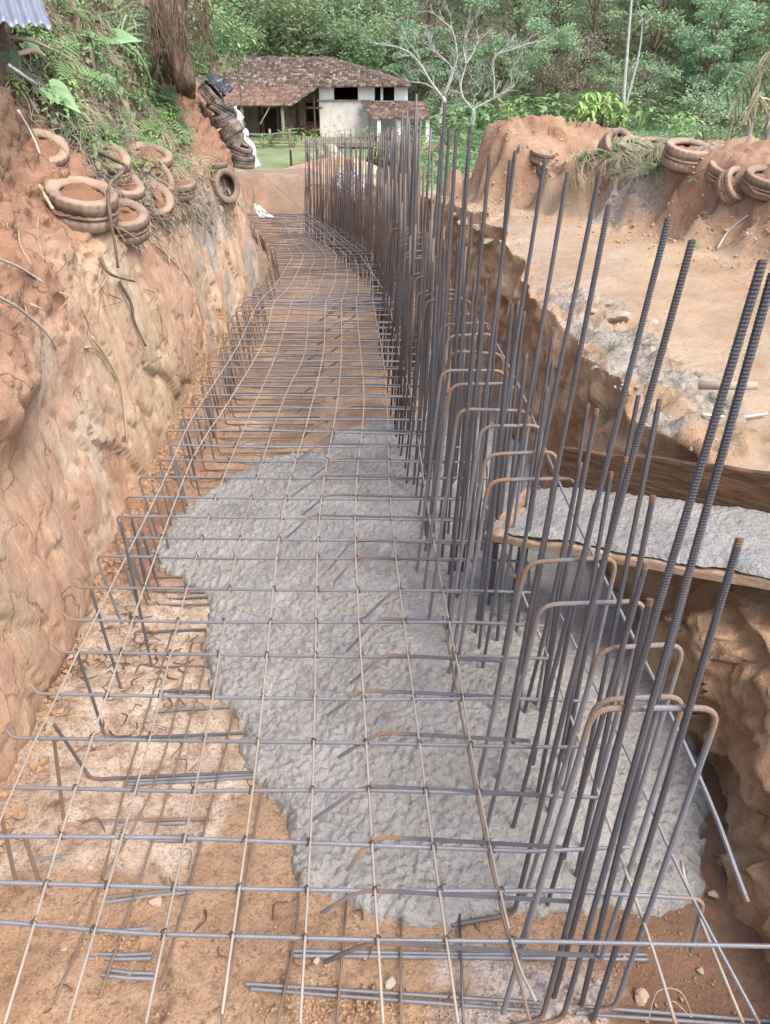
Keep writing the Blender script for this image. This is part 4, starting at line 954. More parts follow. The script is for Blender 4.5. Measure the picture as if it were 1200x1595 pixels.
def reg_top(): return (random.uniform(255, 312), random.uniform(0, 110))
scatter('leafy_weed', V_BUSH, 'leafy green weed on the stump edge of the bank', 'weed', 'weeds round the stump', 9, reg_top, (.3, .6))
def reg_edge(): return (random.uniform(228, 300), random.uniform(130, 250))
scatter('leafy_weed', V_BUSH, 'leafy green weed along the bare red slope of the bank', 'weed', 'weeds along the red slope', 14, reg_edge, (.3, .6))
def reg_berm():
    a = random.uniform(895, 1030); return (a, random.uniform(232, 272) + .0 * a)
scatter('grass_tuft', V_TUFT, 'grey green grass tuft hanging over the cut edge of the berm', 'grass', 'tufts on the berm', 16, reg_berm, (.4, .7), 'right')
scatter('dry_grass_tuft', V_STRAW, 'dry straw tuft hanging over the cut edge of the berm', 'grass', 'dry tufts on the berm', 22, reg_berm, (.4, .8), 'right')
for a, b, lb in [(945, 545, 'sparse green tuft on the road shoulder above the cut'), (1130, 628, 'small green tuft beside the grey pipe stub'), (940, 660, 'small green tuft below the rubble edge'), (1075, 340 - 60, 'small green weed on the grey patch of the berm'), (1085, 440 - 60, 'little weed near the log on the berm'), (870, 262, 'green tuft in the gap of the berm')]:
    plant('grass_tuft', V_TUFT, a, b, .28, lb, 'grass', None, 'right')

def reg_tyre():
    a = random.uniform(150, 330); return (a, random.uniform(225, 275) + (a - 150) * .06)
scatter('dry_grass_tuft', V_STRAW, 'dry straw hanging over the buried tyre row of the left bank', 'grass', 'dry tufts over the tyre row', 30, reg_tyre, (.35, .7), tilt=.95)
scatter('leafy_weed', V_BUSH, 'leafy weed sprouting between the buried tyres of the left bank', 'weed', 'weeds between the tyres', 12, reg_tyre, (.25, .45))
# litter of dead stalks and leaves over the bank
random.seed(5); mb = MB()
for i in range(5200):
    a, b = reg_bank() if i % 4 else (random.uniform(150, 370), random.uniform(275, 345))
    if i % 9: p, n = (lastp, lastn) if i % 3 and i > 9 else surf(a, b)
    else: p, n = surf(a, b)
    lastp, lastn = p, n
    t = Vector((jit(1), jit(1), jit(1) - .6)); t = (t - n * t.dot(n)).normalized(); off = Vector((jit(.16), jit(.16), jit(.16))); off -= n * off.dot(n)
    L = random.uniform(.05, .28); st = p + off + n * random.uniform(.0, .03)
    if i % 5: mb.tube([st, st + t * L * .5 + n * jit(.02), st + t * L + n * jit(.03)], random.uniform(.0015, .004), 4, cap=False)
    else: blade(mb, st, t + n * .3, random.uniform(.05, .1), .04, .6, 3)
o = mb.build('bank_litter', M['dead']); tag(o, 'tangle of dead stalks and leaves lying over the left bank', 'plant litter', kind='stuff')

# roots, sticks and vines on the bank
def stick(name, pts, r, mat, label, cat='root', on=True, lift=.03, group=None):
    P = []
    for q in pts:
        p, n = surf(q[0], q[1]); P.append(p + n * (q[2] if len(q) > 2 else lift))
    P = catmull(P, n=6); n = len(P)
    rr = [r[0] + (r[1] - r[0]) * i / (n - 1) for i in range(n)] if isinstance(r, tuple) else r
    rr = (np.asarray(rr) * np.ones(n)) * np.array([1 + .22 * math.sin(i * 1.9 + pts[0][0]) * math.sin(i * .7) for i in range(n)]); V, F, _ = tube(P, rr, 7); o = obj(name, mesh_np(name, V, F), mat); return tag(o, label, cat, group)
def pale_stick(s, e, r, label):
    p, n = surf(*e); a = on_y(s[0], s[1], p.y - .75); P = catmull([a, a.lerp(p, .35) + Vector((0, 0, .05)), a.lerp(p, .7) + Vector((.0, 0, .045)), p - n * .05], n=8); m = len(P)
    rr = np.array([r * (1 - .45 * i / m) * (1 + .16 * math.sin(i * 1.7) * math.sin(i * .6 + r * 900)) for i in range(m)]); V, F, _ = tube(P, rr, 8)
    tag(obj('stick', mesh_np('stick', V, F), M['pale_bark']), label, 'stick')
pale_stick((-14, 398), (126, 492), .0075, 'upper of two pale silvery sticks jutting from the clay at the left')
pale_stick((-14, 456), (110, 560), .008, 'lower of two pale silvery sticks jutting from the clay at the left')
stick('vine_stem', [(140, 215, .1), (148, 262, .2), (142, 300, .3), (150, 345, .26), (164, 390, .08), (180, 420, .03)], (.017, .009), M['bark'], 'thick grey vine stem hanging down over the tyres', 'vine')
stick('root', [(150, 405, .05), (165, 425, .05), (198, 440, .06)], (.013, .007), M['bark'], 'short stubby brown root below the vine stem', 'root')
stick('root', [(185, 440, .02), (198, 470, .03), (210, 500, .02), (224, 540, .02)], (.012, .007), M['bark'], 'dark root hanging down the middle of the clay face')
stick('root', [(140, 525, .02), (165, 560, .03), (185, 600, .03), (195, 640, .02), (196, 690, .01)], (.009, .004), M['straw'], 'thin tan root curling down the clay face')
stick('root', [(130, 540, .01), (150, 545, .02), (175, 580, .02), (190, 596, .01)], (.008, .003), M['straw'], 'thin tan root crossing the curled one on the clay face')
stick('root', [(200, 350, .02), (250, 390, .02), (300, 440, .01), (322, 505, .01)], (.006, .003), M['bark'], 'long thin root creeping across the right part of the clay face')
stick('root', [(240, 360, .02), (262, 400, .02), (290, 425, .02)], (.006, .003), M['straw'], 'thin pale root under the tyre row')
stick('stick', [(20, 178, .06), (42, 212, .05), (64, 246, .03)], (.008, .006), M['pale_bark'], 'bleached stick in front of the flattened tyre', 'stick')
stick('stick', [(55, 292, .05), (72, 318, .06), (78, 330, .05)], (.014, .010), M['straw'], 'bright split stick left of the big tyre', 'stick')
stick('stick', [(-10, 90, .2), (20, 94, .2), (55, 90, .16)], .012, M['straw'], 'upper cut stick at the left border', 'stick')
stick('stick', [(-10, 106, .2), (25, 112, .2), (48, 116, .18)], .016, M['straw'], 'middle cut stick at the left border', 'stick')
stick('stick', [(-10, 120, .16), (20, 122, .16), (34, 132, .1)], .011, M['pale_bark'], 'lowest cut stick at the left border', 'stick')
stick('vine_stem', [(128, 60, .08), (140, 110, .06), (152, 130, .06), (170, 165, .05), (190, 195, .04)], (.02, .012), M['bark'], 'pale slanting stalk in the middle of the bank greenery', 'vine')
stick('vine_stem', [(105, 0, .08), (118, 40, .06), (128, 75, .05)], (.03, .02), M['bark'], 'old grey stalk beside the metal sheet', 'vine')
stick('vine_stem', [(205, 270, .04), (235, 310, .05), (260, 345, .04), (285, 340, .05)], (.011, .006), M['bark'], 'thin brown vine lying over the broken tyre', 'vine')
stick('vine_stem', [(118, 160, .06), (130, 200, .05), (150, 260, .07)], (.01, .007), M['bark'], 'thin brown stem leading down to the thick vine', 'vine')
random.seed(77)
for i in range(26):
    a, b = random.uniform(5, 330), random.uniform(330, 480); L = random.uniform(20, 70)
    if a > 250: b -= 40
    stick('rootlet', [(a, b, .01), (a + jit(14) + 4, b + L * .5, .025), (a + jit(20) + 8, b + L, .008)], (.004, .0015), M['straw'] if i % 2 else M['bark'], 'hair thin rootlet hanging from the loose red soil of the bank', 'root', group='rootlets on the clay face')

# stump with hanging roots
mb = MB()
b0 = on_y(285, 112, 9.2); b1 = on_y(268, 40, 9.4); b2 = on_y(262, -60, 9.6)
V, F, _ = tube(catmull([b0 + Vector((.05, .2, -.2)), b0, b1, b2, b2 + Vector((0, .1, 1.2))], n=8), [.04 + .11 * min(1, i / 10) for i in range(33)], 14)
V = np.array(V); V += .05 * np.stack([fbm(V[:, 0] * 5, V[:, 1] * 5, V[:, 2] * 2, seed=q) for q in (1, 2, 3)], 1); mb.add(V, F)
st = mb.build('tree_stump', M['stump'], smooth=True); tag(st, 'dark fibrous tree base with hanging roots at the top of the left bank', 'tree stump')
mb = MB()
for i in range(130):
    p = on_y(random.uniform(228, 325), random.uniform(-30, 45), 8.9 + random.random() * .7); L = random.uniform(.2, .6)
    mb.tube([p, p + Vector((jit(.06), -.05, -L * .5)), p + Vector((jit(.12) + .02, -.04, -L))], random.uniform(.002, .006), 4)
mb.build('hanging_roots', M['stump'], st)
for (ax_, ay_) in ((232, 128), (250, 140), (268, 142), (286, 140), (300, 132)):
    p_, n_ = surf(ax_, ay_); q_ = on_y(262 + (ax_ - 262) * .4, 78, 9.15); mb = MB(); mb.tube(catmull([p_ - n_ * .03, p_.lerp(q_, .4) + n_ * .06, q_], n=6), [.012 + .02 * i / 13 for i in range(13)], 7); mb.build('root', M['stump'], st, True)
# thin overhanging twigs in front of the valley
random.seed(9)
TW = [([(300, -20), (330, 30), (368, 60), (372, 110), (378, 180), (384, 215)], 'long thin twig hanging down in front of the house roof'), ([(318, 10), (350, 30), (372, 45), (410, 72), (392, 60)], 'sparse leafy twig reaching over the left of the roof'), ([(325, -10), (362, 8), (380, 35)], 'thin forked twig at the top left of the forest'), ([(310, 45), (330, 70), (350, 118)], 'small twig beside the hanging roots')]
for pts, lb in TW:
    P = catmull([on_y(a, b, 9.3 + .05 * i) for i, (a, b) in enumerate(pts)], n=6)
    V, F, _ = tube(P, [.009 - .007 * i / len(P) for i in range(len(P))], 5); o = obj('twig', mesh_np('twig', V, F), M['bark']); tag(o, lb, 'twig', 'twigs overhanging from the bank')
    mb = MB()
    for q in P[3:]:
        if random.random() < .5: blade(mb, q, (jit(1), jit(1), jit(.6)), .07, .03, .8, 3)
    if mb.V: mb.build('leaf', M['bright'], o)
# foliage hanging round the bank corner in front of the roof edge
for a, b, lb in [(330, 80, 'leafy creeper over the bank corner left of the roof, upper clump'), (322, 110, 'leafy creeper over the bank corner left of the roof, lower clump'), (345, 112, 'leafy creeper touching the edge of the roof'), (318, 40, 'leafy creeper beside the hanging roots')]:
    o = obj('creeper', random.choice(V_BUSH)); o.location = on_y(a, b, 10.3); o.scale = (.8, .8, 1.1); o.rotation_euler = (R(60), 0, random.random() * 6); tag(o, lb, 'creeper', 'creeper clumps on the bank corner')

# plastic sheets, metal sheet
k = NT('white_plastic', .5, .4); k.color(k.ramp(k.noise(7, 5, .6), [(.35, lin(186, 182, 172)), (.6, lin(222, 220, 214))])); M['wplastic'] = k.m
k = NT('black_plastic', .35, .5); k.color(k.ramp(k.noise(9, 5, .6), [(.4, lin(40, 42, 46)), (.7, lin(86, 90, 96))])); M['bplastic'] = k.m
k = NT('zinc_sheet', .5, .5); k.b.inputs['Metallic'].default_value = .35
k.color(k.mix(k.ramp(k.noise(3, 6, .7), [(.55, 0.0), (.75, .8)]), k.mix(k.noise(2, 3), lin(116, 126, 146), lin(150, 160, 178)), lin(132, 104, 84))); M['zinc'] = k.m
def drape(name, corners, mat, label, cat, nu=18, nv=10, amp=.03, corr=0.0, thick=.004, seed=0):
    a, b, c, d = [Vector(q) for q in corners]; u = np.linspace(0, 1, nu); v = np.linspace(0, 1, nv); V = []
    nrm = (b - a).cross(d - a).normalized()
    for i in u:
        for j in v:
            p = (a * (1 - i) + b * i) * (1 - j) + (d * (1 - i) + c * i) * j
            off = amp * float(fbm(i * 4 + seed, j * 4, oct=3, seed=7)) + (corr * math.sin(i * corr_n * 2 * math.pi) if corr else 0)
            V.append(p + nrm * off)
    F = [(i * nv + j, i * nv + j + 1, (i + 1) * nv + j + 1, (i + 1) * nv + j) for i in range(nu - 1) for j in range(nv - 1)]
    o = obj(name, mesh_np(name, V, F), mat); so = o.modifiers.new('thick', 'SOLIDIFY'); so.thickness = thick
    return tag(o, label, cat)
corr_n = 7
ms_ = surf(60, 45)[0].y - .35
drape('metal_sheet', [on_y(-60, 30, ms_ - 1.0), on_y(80, 42, ms_ - .7), on_y(56, -30, ms_ - .2), on_y(-80, -30, ms_ - .4)], M['zinc'], 'dented blue grey corrugated metal sheet over the top left bank', 'metal sheet', 90, 10, .012, .012, .002)
drape('plastic_sheet', [on_y(402, 340, 11.0), on_y(428, 338, 11.2), on_y(402, 320, 11.1), on_y(396, 316, 11.0)], M['wplastic'], 'small crumpled white plastic sheet at the foot of the left bank', 'plastic sheet', amp=.05)
drape('plastic_sheet', [on_y(362, 166, 11.9), on_y(398, 262, 12.0), on_y(406, 258, 12.3), on_y(367, 166, 12.2)], M['wplastic'], 'long white plastic sheet running down behind the tyre stack', 'plastic sheet', 40, 8, .06, seed=3)
drape('plastic_sheet', [on_y(312, 112, 11.4), on_y(352, 148, 11.5), on_y(362, 140, 11.8), on_y(322, 106, 11.8)], M['bplastic'], 'shiny black plastic sheet folded over the top of the bank', 'plastic sheet', 30, 12, .07, seed=5)

# ------------------------------------------------------------------ the old farmhouse in the valley
k = NT('old_roof_tile', .95, .1)
ob = k.tc.outputs['UV']; v = k.n('ShaderNodeTexBrick'); v.offset = 0.0; k.l(k.vec((1, 1, 1), src=ob), v.inputs['Vector'])
v.inputs['Scale'].default_value = 1.0; v.inputs['Brick Width'].default_value = .24; v.inputs['Row Height'].default_value = .40; v.inputs['Mortar Size'].default_value = 0.0
cell = k.n('ShaderNodeTexWhiteNoise', noise_dimensions='2D')
sx = k.sep(ob); cx_ = k.math('FLOOR', k.math('DIVIDE', sx[0], .24)); cy_ = k.math('FLOOR', k.math('DIVIDE', sx[1], .40))
cb = k.n('ShaderNodeCombineXYZ'); k.l(cx_, cb.inputs[0]); k.l(cy_, cb.inputs[1]); k.l(cb.outputs[0], cell.inputs[0])
w = cell.outputs['Value']
c = k.ramp(w, [(.0, lin(60, 52, 47)), (.3, lin(84, 69, 59)), (.6, lin(103, 84, 71)), (.85, lin(122, 102, 88)), (1.0, lin(150, 132, 118))])
c = k.mix(k.ramp(k.noise(.7, 6, .7), [(.45, 0.0), (.65, .7)]), c, lin(92, 80, 70))
c = k.mix(k.attr('newer'), c, k.mix(w, lin(100, 74, 61), lin(138, 104, 86))); k.color(c); M['tile'] = k.m
def plaster(name, a, b, st):
    k = NT(name, .95, .1); n = k.noise(.9, 6, .7); z = k.sep()[2]
    c = k.mix(k.ramp(n, [(.45, 0.0), (.62, 1.0)]), lin(*a), lin(*b)); c = k.mix(k.ramp(k.noise(2.2, 6, .75), [(.55, 0.0), (.68, .8)]), c, lin(*st)); k.color(c); return k.m
M['plaster'] = plaster('stained_plaster', (216, 212, 200), (200, 190, 170), (140, 118, 94))
M['white'] = plaster('white_paint', (228, 228, 224), (216, 214, 206), (186, 178, 164))
M['mud'] = plaster('mud_wall', (150, 134, 118), (124, 108, 94), (84, 72, 62))
k = NT('inside_shade_colour', 1, .05); k.color(k.mix(k.noise(2), lin(46, 38, 34), lin(70, 58, 50))); M['dark'] = k.m  # interior shade, also of door and window openings, put into this colour
HZ = -3.5
house = obj('farmhouse', None, loc=(-4, 68, HZ)); tag(house, 'old white and timber farmhouse with a sagging brown tile roof below the forest', 'house')
HL = Vector(house.location)
def roof_panel(name, a, b, c, d, newer=0.0, parent=None, sag=.06, seed=0):
    """a-b eave (left,right), d-c top; tile rolls run up the slope"""
    a, b, c, d = [Vector(q) - HL for q in (a, b, c, d)]
    eave = (b - a); nu = max(8, int(eave.length / .06)); slope = ((d - a).length + (c - b).length) / 2; nv = max(3, int(slope / .1)); V, uv = [], []
    nrm = eave.cross(d - a).normalized(); nrm = nrm if nrm.z > 0 else -nrm
    for i in range(nu + 1):
        for j in range(nv + 1):
            u, v = i / nu, j / nv; p = (a * (1 - u) + b * u) * (1 - v) + (d * (1 - u) + c * u) * v
            X_ = eave.length * u if abs((c - d).length - eave.length) < .5 else (p - a).dot(eave.normalized()); Yv = slope * v
            h = .045 * abs(math.sin(math.pi * X_ / .24)) - .05 * ((Yv / .40) % 1.0) * 1.0 + .02 * float(_hash(np.array(int(X_ / .24)), np.array(int(Yv / .4)), np.array(0), 3))
            h += sag * float(vnoise(p.x * .45, p.y * .45, 0, seed + 5)) - .10 * math.sin(math.pi * v) * math.sin(math.pi * u)
            V.append(p + nrm * h); uv.append((X_, Yv))
    m = nv + 1; F = [(i * m + j, (i + 1) * m + j, (i + 1) * m + j + 1, i * m + j + 1) for i in range(nu) for j in range(nv)]
    me = mesh_np(name, V, F, False); attr(me, 'newer', np.full(len(V), newer))
    ul = me.uv_layers.new(name='UVMap'); vi = np.zeros(len(me.loops), int); me.loops.foreach_get('vertex_index', vi); ul.data.foreach_set('uv', np.array(uv, np.float32)[vi].ravel())
    o = obj(name, me, M['tile'], parent or house); so = o.modifiers.new('thick', 'SOLIDIFY'); so.thickness = .07; so.offset = -1
    return o
EZ, RZ_, YE, YR = HZ + 3.65, HZ + 5.55, 67.2, 73.2
VL, VR = -15.8, -7.2
roof_panel('roof', (-15.4, YE, EZ), (2.0, YE, EZ), (-4.3, YR, RZ_), (-13.4, YR, RZ_))
roof_panel('roof', (2.0, YE, EZ), (2.2, 79, EZ), (-4.3, YR + .1, RZ_), (-4.3, YR, RZ_), sag=.03, seed=2)
roof_panel('roof', (-15.6, 79, EZ), (-15.4, YE, EZ), (-13.4, YR, RZ_), (-13.4, YR + .1, RZ_), sag=.03, seed=3)
roof_panel('roof', (2.2, 79, EZ), (-15.6, 79, EZ), (-13.4, YR + .1, RZ_), (-4.3, YR + .1, RZ_), seed=4)
VZ = HZ + 2.62
roof_panel('verandah_roof', (VL, 62.6, VZ), (VR, 62.6, VZ), (VR + 1.2, YE + .5, EZ + .12), (VL + .6, YE + .5, EZ + .12), newer=.8, seed=5)
roof_panel('roof_slope', (VR - .02, 62.7, VZ + .02), (VR + .4, 62.7, VZ + .02), (-4.9, YE + .5, EZ + .14), (VR + 1.2, YE + .5, EZ + .14), seed=7)
PZ0, PZ1 = HZ + 1.62, HZ + 2.62
roof_panel('porch_roof', (-.9, 64.4, PZ0), (3.6, 64.2, PZ0 + .05), (3.0, 67.7, PZ1), (-1.9, 67.7, PZ1), newer=.3, seed=6)
def part(name, mat, boxes, parent=house):
    mb = MB()
    for c, d in boxes: mb.box(Vector(c) - (HL if parent in (house,) else Vector(parent.location)), d)
    return mb.build(name, mat, parent)
part('wall', M['plaster'], [((-3.2, 68.2, HZ + 1.2), (3.9, .35, 2.95)), ((.2, 68.3, HZ + 1.2), (3.0, .35, 2.9))])
for x, w_ in ((-4.55, 1.15), (-1.45, 1.3), (1.25, 1.05)): part('pillar', M['white'], [((x, 68.2, HZ + 3.14), (w_, .36, .92))])
part('post', M['white'], [((-.25, 68.2, HZ + 3.14), (.2, .2, .92))])
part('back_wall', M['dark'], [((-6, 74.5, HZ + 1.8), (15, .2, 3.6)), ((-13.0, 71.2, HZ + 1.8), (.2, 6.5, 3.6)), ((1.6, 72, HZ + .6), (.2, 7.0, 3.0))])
part('wall', M['mud'], [((-9.8, 69.4, HZ + 1.8), (6.6, .2, 3.6)), ((-5.75, 70.2, HZ + 1.8), (1.6, .2, 3.6))])
for x in (-13.2, -11.6, -10.0, -8.4, -7.0): part('post', M['timber_dark'], [((x, 69.25, HZ + 1.8), (.16, .14, 3.6))])
part('door', M['dark'], [((-9.2, 69.26, HZ + 1.05), (1.0, .1, 2.0))])
part('window', M['dark'], [((-5.9, 70.06, HZ + 1.75), (.9, .1, 1.3))])
for x in (-5.5, -6.3): part('post', M['timber_dark'], [((x, 67.6, HZ + 1.7), (.14, .14, 3.4))])
part('beam', M['timber_dark'], [((-6.2, 67.55, HZ + 2.2), (2.6, .12, .14))])
part('beam', M['wood_grey'], [((-3.2, 67.97, HZ + 2.68), (4.2, .12, .1))])
for x in (-13.6, -10.4, -7.45): part('post', M['wood_grey'], [((x, 62.9, HZ + 1.3), (.2, .2, 2.6))])
part('wall', M['timber_dark'], [((-6.2, 68.4, HZ + .45), (2.1, .14, .9))])
part('floor', M['mud'], [((-6, 69, HZ - .05), (15.5, 10.4, .3))])
for x, y_, h_ in ((-.45, 64.6, 1.6), (1.05, 64.8, 1.62), (3.2, 64.5, 1.66)): part('post', M['white'], [((x, y_, HZ + h_ / 2 - .12), (.28, .28, h_ + .2))])
mb = MB(); mb.box(Vector((-8.7, 62.75, HZ + 2.0)) - HL, (.08, .08, 1.4), ry=R(35)); mb.build('brace', M['wood_grey'], house)
# cattle fence of rough rails
fc = obj('rail_fence', None, loc=(-9.2, 61, HZ)); tag(fc, 'rough grey timber rail fence in front of the dark verandah', 'fence')
for i, x in enumerate((-2.3, -.6, 1.0, 2.4)):
    mb = MB(); mb.tube([(x, 0, -.1), (x + jit(.06), jit(.05), 1.25)], [.11, .09], 7); mb.build('post', M['wood_grey'], fc, True)
for z in (.3, .62, .95):
    for x in (-2.4, -.6, 1.0):
        mb = MB(); mb.tube([(x - .2, -.1, z + jit(.06)), (x + 1.9, -.1, z + jit(.1))], [.07, .06], 6); mb.build('rail', M['wood_grey'], fc, True)
# stacked poles and posts near the house
pl = obj('pole_stack', None, loc=(.1, 50, -3.4)); tag(pl, 'bundle of dark timber poles leaning together in the weeds below the porch', 'poles')
for i in range(9):
    mb = MB(); x = -1.2 + .22 * i; mb.tube([(x, jit(.2), 0), (x + .3 - .06 * i, .4, 1.7 + jit(.3))], [.07, .05], 6); mb.build('pole', M['timber_dark'], pl, True)
tb = obj('timber_trestle', None, loc=(-4.9, 50, -3.4)); tag(tb, 'rough timber trestle of posts and a plank on the lawn by the house', 'trestle')
for x, h_ in ((-.7, 1.9), (.3, 1.5), (1.4, 1.2), (.9, .9)): mb = MB(); mb.tube([(x, jit(.2), 0), (x, 0, h_)], .07, 6); mb.build('post', M['bark'], tb, True)
mb = MB(); mb.box((.2, 0, .95), (1.9, .3, .06)); mb.build('plank', M['ply'], tb)
mb = MB(); mb.tube([(.3, -.3, .9), (.9, -.3, .1)], .05, 6); mb.build('brace', M['ply'], tb, True)
rk = MB(); V = []
def rock(name, loc, sc, mat, label, cat='stone', seed=0, group=None, rz=0, nsub=3):
    bm = bmesh.new(); bmesh.ops.create_icosphere(bm, subdivisions=nsub, radius=1)
    co = np.array([v.co[:] for v in bm.verts]); f = 1 + .28 * fbm(co[:, 0] * 1.3 + seed * 3, co[:, 1] * 1.3, co[:, 2] * 1.3, oct=3, seed=seed)
    # flatten some sides so that it reads as broken stone
    for q in range(5):
        a = np.array([math.cos(q * 2.4 + seed), math.sin(q * 2.4 + seed), math.sin(q + seed) * .8]); a /= np.linalg.norm(a); dd = (co * f[:, None]) @ a; f = np.where(dd > .72, f * .72 / np.maximum(dd, .01), f)
    for v, ff in zip(bm.verts, f): v.co *= ff
    me = bpy.data.meshes.new(name); bm.to_mesh(me); bm.free()
    o = obj(name, me, mat); o.location = loc; o.scale = sc; o.rotation_euler = (jit(.2), jit(.2), rz); return tag(o, label, cat, group)
k = NT('tan_stone', .9, .2); k.color(k.mix(k.noise(14, 6, .7), lin(150, 118, 88), lin(206, 176, 146))); k.bump(k.noise(40, 6, .7), .5, .01); M['stone'] = k.m
k = NT('grey_stone', .9, .2); k.color(k.mix(k.noise(12, 6, .7), lin(140, 122, 100), lin(196, 180, 158))); k.bump(k.noise(40, 6, .7), .5, .01); M['gstone'] = k.m
rock('boulder', (-3.3, 52, -3.3), (1.1, .9, .85), M['gstone'], 'rounded grey boulder in the grass in front of the white house wall', 'boulder', 3)
rock('boulder', (-1.5, 47.5, -3.2), (1.3, .9, .5), M['gstone'], 'low dark grey boulder behind the far end of the bars', 'boulder', 4)

# ------------------------------------------------------------------ stones, log, pipe and rubble near the trench
k = NT('earth_clod', 1, .1); k.color(k.mix(k.noise(6, 6, .7), lin(168, 122, 86), lin(206, 166, 126))); k.bump(k.noise(30, 6, .7), .6, .02); M['fill2'] = k.m
k = NT('dark_litter', 1, .1); k.color(k.mix(k.noise(20), lin(74, 52, 38), lin(128, 94, 68))); M['litter'] = k.m
random.seed(3)
ST = [(244, 1404, .028, 'stone', 'angular tan stone lying on the soil between two bars at lower left'), (608, 1530, .024, 'gstone', 'pale pointed stone on the soil at the bottom middle'), (112, 1433, .016, 'stone', 'small yellowish stone right of the rising leg bars'), (1000, 1552, .03, 'stone', 'flat brown stone half buried at the bottom right'), (773, 1507, .014, 'gstone', 'dark pebble between the two flat bar pairs'), (931, 1530, .012, 'gstone', 'small dark pebble by the stem bars at the bottom'), (1092, 1512, .014, 'gstone', 'dark pebble right of the stem at the bottom'), (1112, 1393, .02, 'gstone', 'grey pebble at the edge of the concrete on the right'), (493, 1497, .014, 'stone', 'little brown stone beside the bent tail near the camera'), (140, 1352, .022, 'stone', 'flat leaf shaped stone at the left soil'), (100, 1480, .016, 'gstone', 'grey stone by the small gravel heap at lower left'), (880, 1562, .014, 'gstone', 'dark pebble at the bottom edge beside the stem')]
for i, (a, b, s_, m_, lb) in enumerate(ST):
    p = on_z(a, b, .01); rock('stone', p, (s_, s_ * .8, s_ * .65), M[m_], lb, 'stone', i, None, i * 1.3, 3)
random.seed(4); mb = MB()
def pebble(p, s):
    bm = [(1, 0, 0), (-1, 0, 0), (0, 1, 0), (0, -1, 0), (0, 0, 1), (0, 0, -1)]; q = Euler((jit(3), jit(3), jit(3))).to_matrix()
    V = [Vector(p) + q @ (Vector(b) * s * random.uniform(.6, 1.2)) for b in bm]
    mb.add(V, [(0, 2, 4), (2, 1, 4), (1, 3, 4), (3, 0, 4), (2, 0, 5), (1, 2, 5), (3, 1, 5), (0, 3, 5)])
for i in range(1500):
    w_ = random.random()
    if w_ < .3: a, b = random.gauss(150, 40), random.gauss(1465, 22)
    elif w_ < .55: a, b = random.gauss(540, 90), random.gauss(1570, 20)
    elif w_ < .8: a, b = random.uniform(0, 1100), random.uniform(1380, 1600)
    else: a, b = random.uniform(40, 360), random.uniform(900, 1250)
    p = on_z(a, b, .008); pebble(p + Vector((0, 0, float(.018 * fbm(p.x * 3, p.y * 3, oct=4, seed=1)))), random.choice([.003, .004, .005, .006, .009]))
for i in range(900):
    y_ = random.uniform(2.8, 9); x_ = xl(y_) + abs(random.gauss(0, .16)) + .03; pebble((x_, y_, float(zf(y_)) + .02), random.uniform(.004, .016))
for i in range(1500):
    y_ = random.uniform(1.6, 10); x_ = xl(y_) + abs(random.gauss(0, .09)) + .02; pebble((x_, y_, float(zf(y_)) + .015), random.uniform(.006, .028))
for i in range(1600): x_, y_ = random.uniform(-1.5, 1.1), random.uniform(.85, 1.7); pebble((x_, y_, .006 + float(.018 * fbm(x_ * 3, y_ * 3, oct=4, seed=1))), random.choice([.002, .003, .004, .006]))
k = NT('soil_crumb', 1, .1); k.color(k.mix(k.noise(30, 4), lin(138, 98, 60), lin(190, 150, 106))); M['crumb'] = k.m
o = mb.build('gravel', M['crumb']); tag(o, 'loose small stones and crumbs scattered over the trench soil', 'gravel', kind='stuff')
random.seed(61); mb = MB()
for i in range(230):
    if i < 150: p = on_z(random.gauss(210, 75), random.gauss(1030, 70), .02)
    elif i < 175: p = on_z(random.uniform(0, 1100), random.uniform(1250, 1590), .012)
    else: y_ = random.uniform(3, 8); p = Vector((random.uniform(-1.4, -.3), y_, .03))
    if p.x > -.45 and p.y > 1.5 and i < 150: continue
    a_ = random.uniform(0, 6.28); L = random.uniform(.02, .07)
    mb.tube(catmull([p, p + Vector((math.cos(a_) * L, math.sin(a_) * L, .015 + jit(.01))), p + Vector((math.cos(a_ + .6) * L * 1.7, math.sin(a_ + .6) * L * 1.7, .0))], n=3), random.uniform(.001, .004), 4)
o = mb.build('root_litter', M['litter']); tag(o, 'dark broken roots and dead leaves strewn over the trench soil', 'root litter', kind='stuff')
random.seed(6); mb = MB()
for i in range(1500):
    a, b = (random.gauss(1040, 60), random.gauss(655, 35)) if i < 500 else ((random.uniform(820, 1200), random.uniform(380, 700)) if i < 1150 else (random.uniform(680, 780), random.uniform(300, 440)))
    p, n = surf(a, b, 'right') if i % 3 == 0 else (p + Vector((jit(.3), jit(.3), 0)), n)
    if p.x < xr(p.y) + .1: continue
    p.z = float(Hgt(p.x, p.y)) - .004
    pebble(p + Vector((0, 0, .004)), random.choice([.004, .006, .008, .012, .016]) if i < 500 or i > 1150 else random.choice([.002, .003, .005]))
o = mb.build('rubble', M['gstone']); tag(o, 'crumbly grey rubble and pebbles along the edge of the dirt road', 'rubble', kind='stuff')
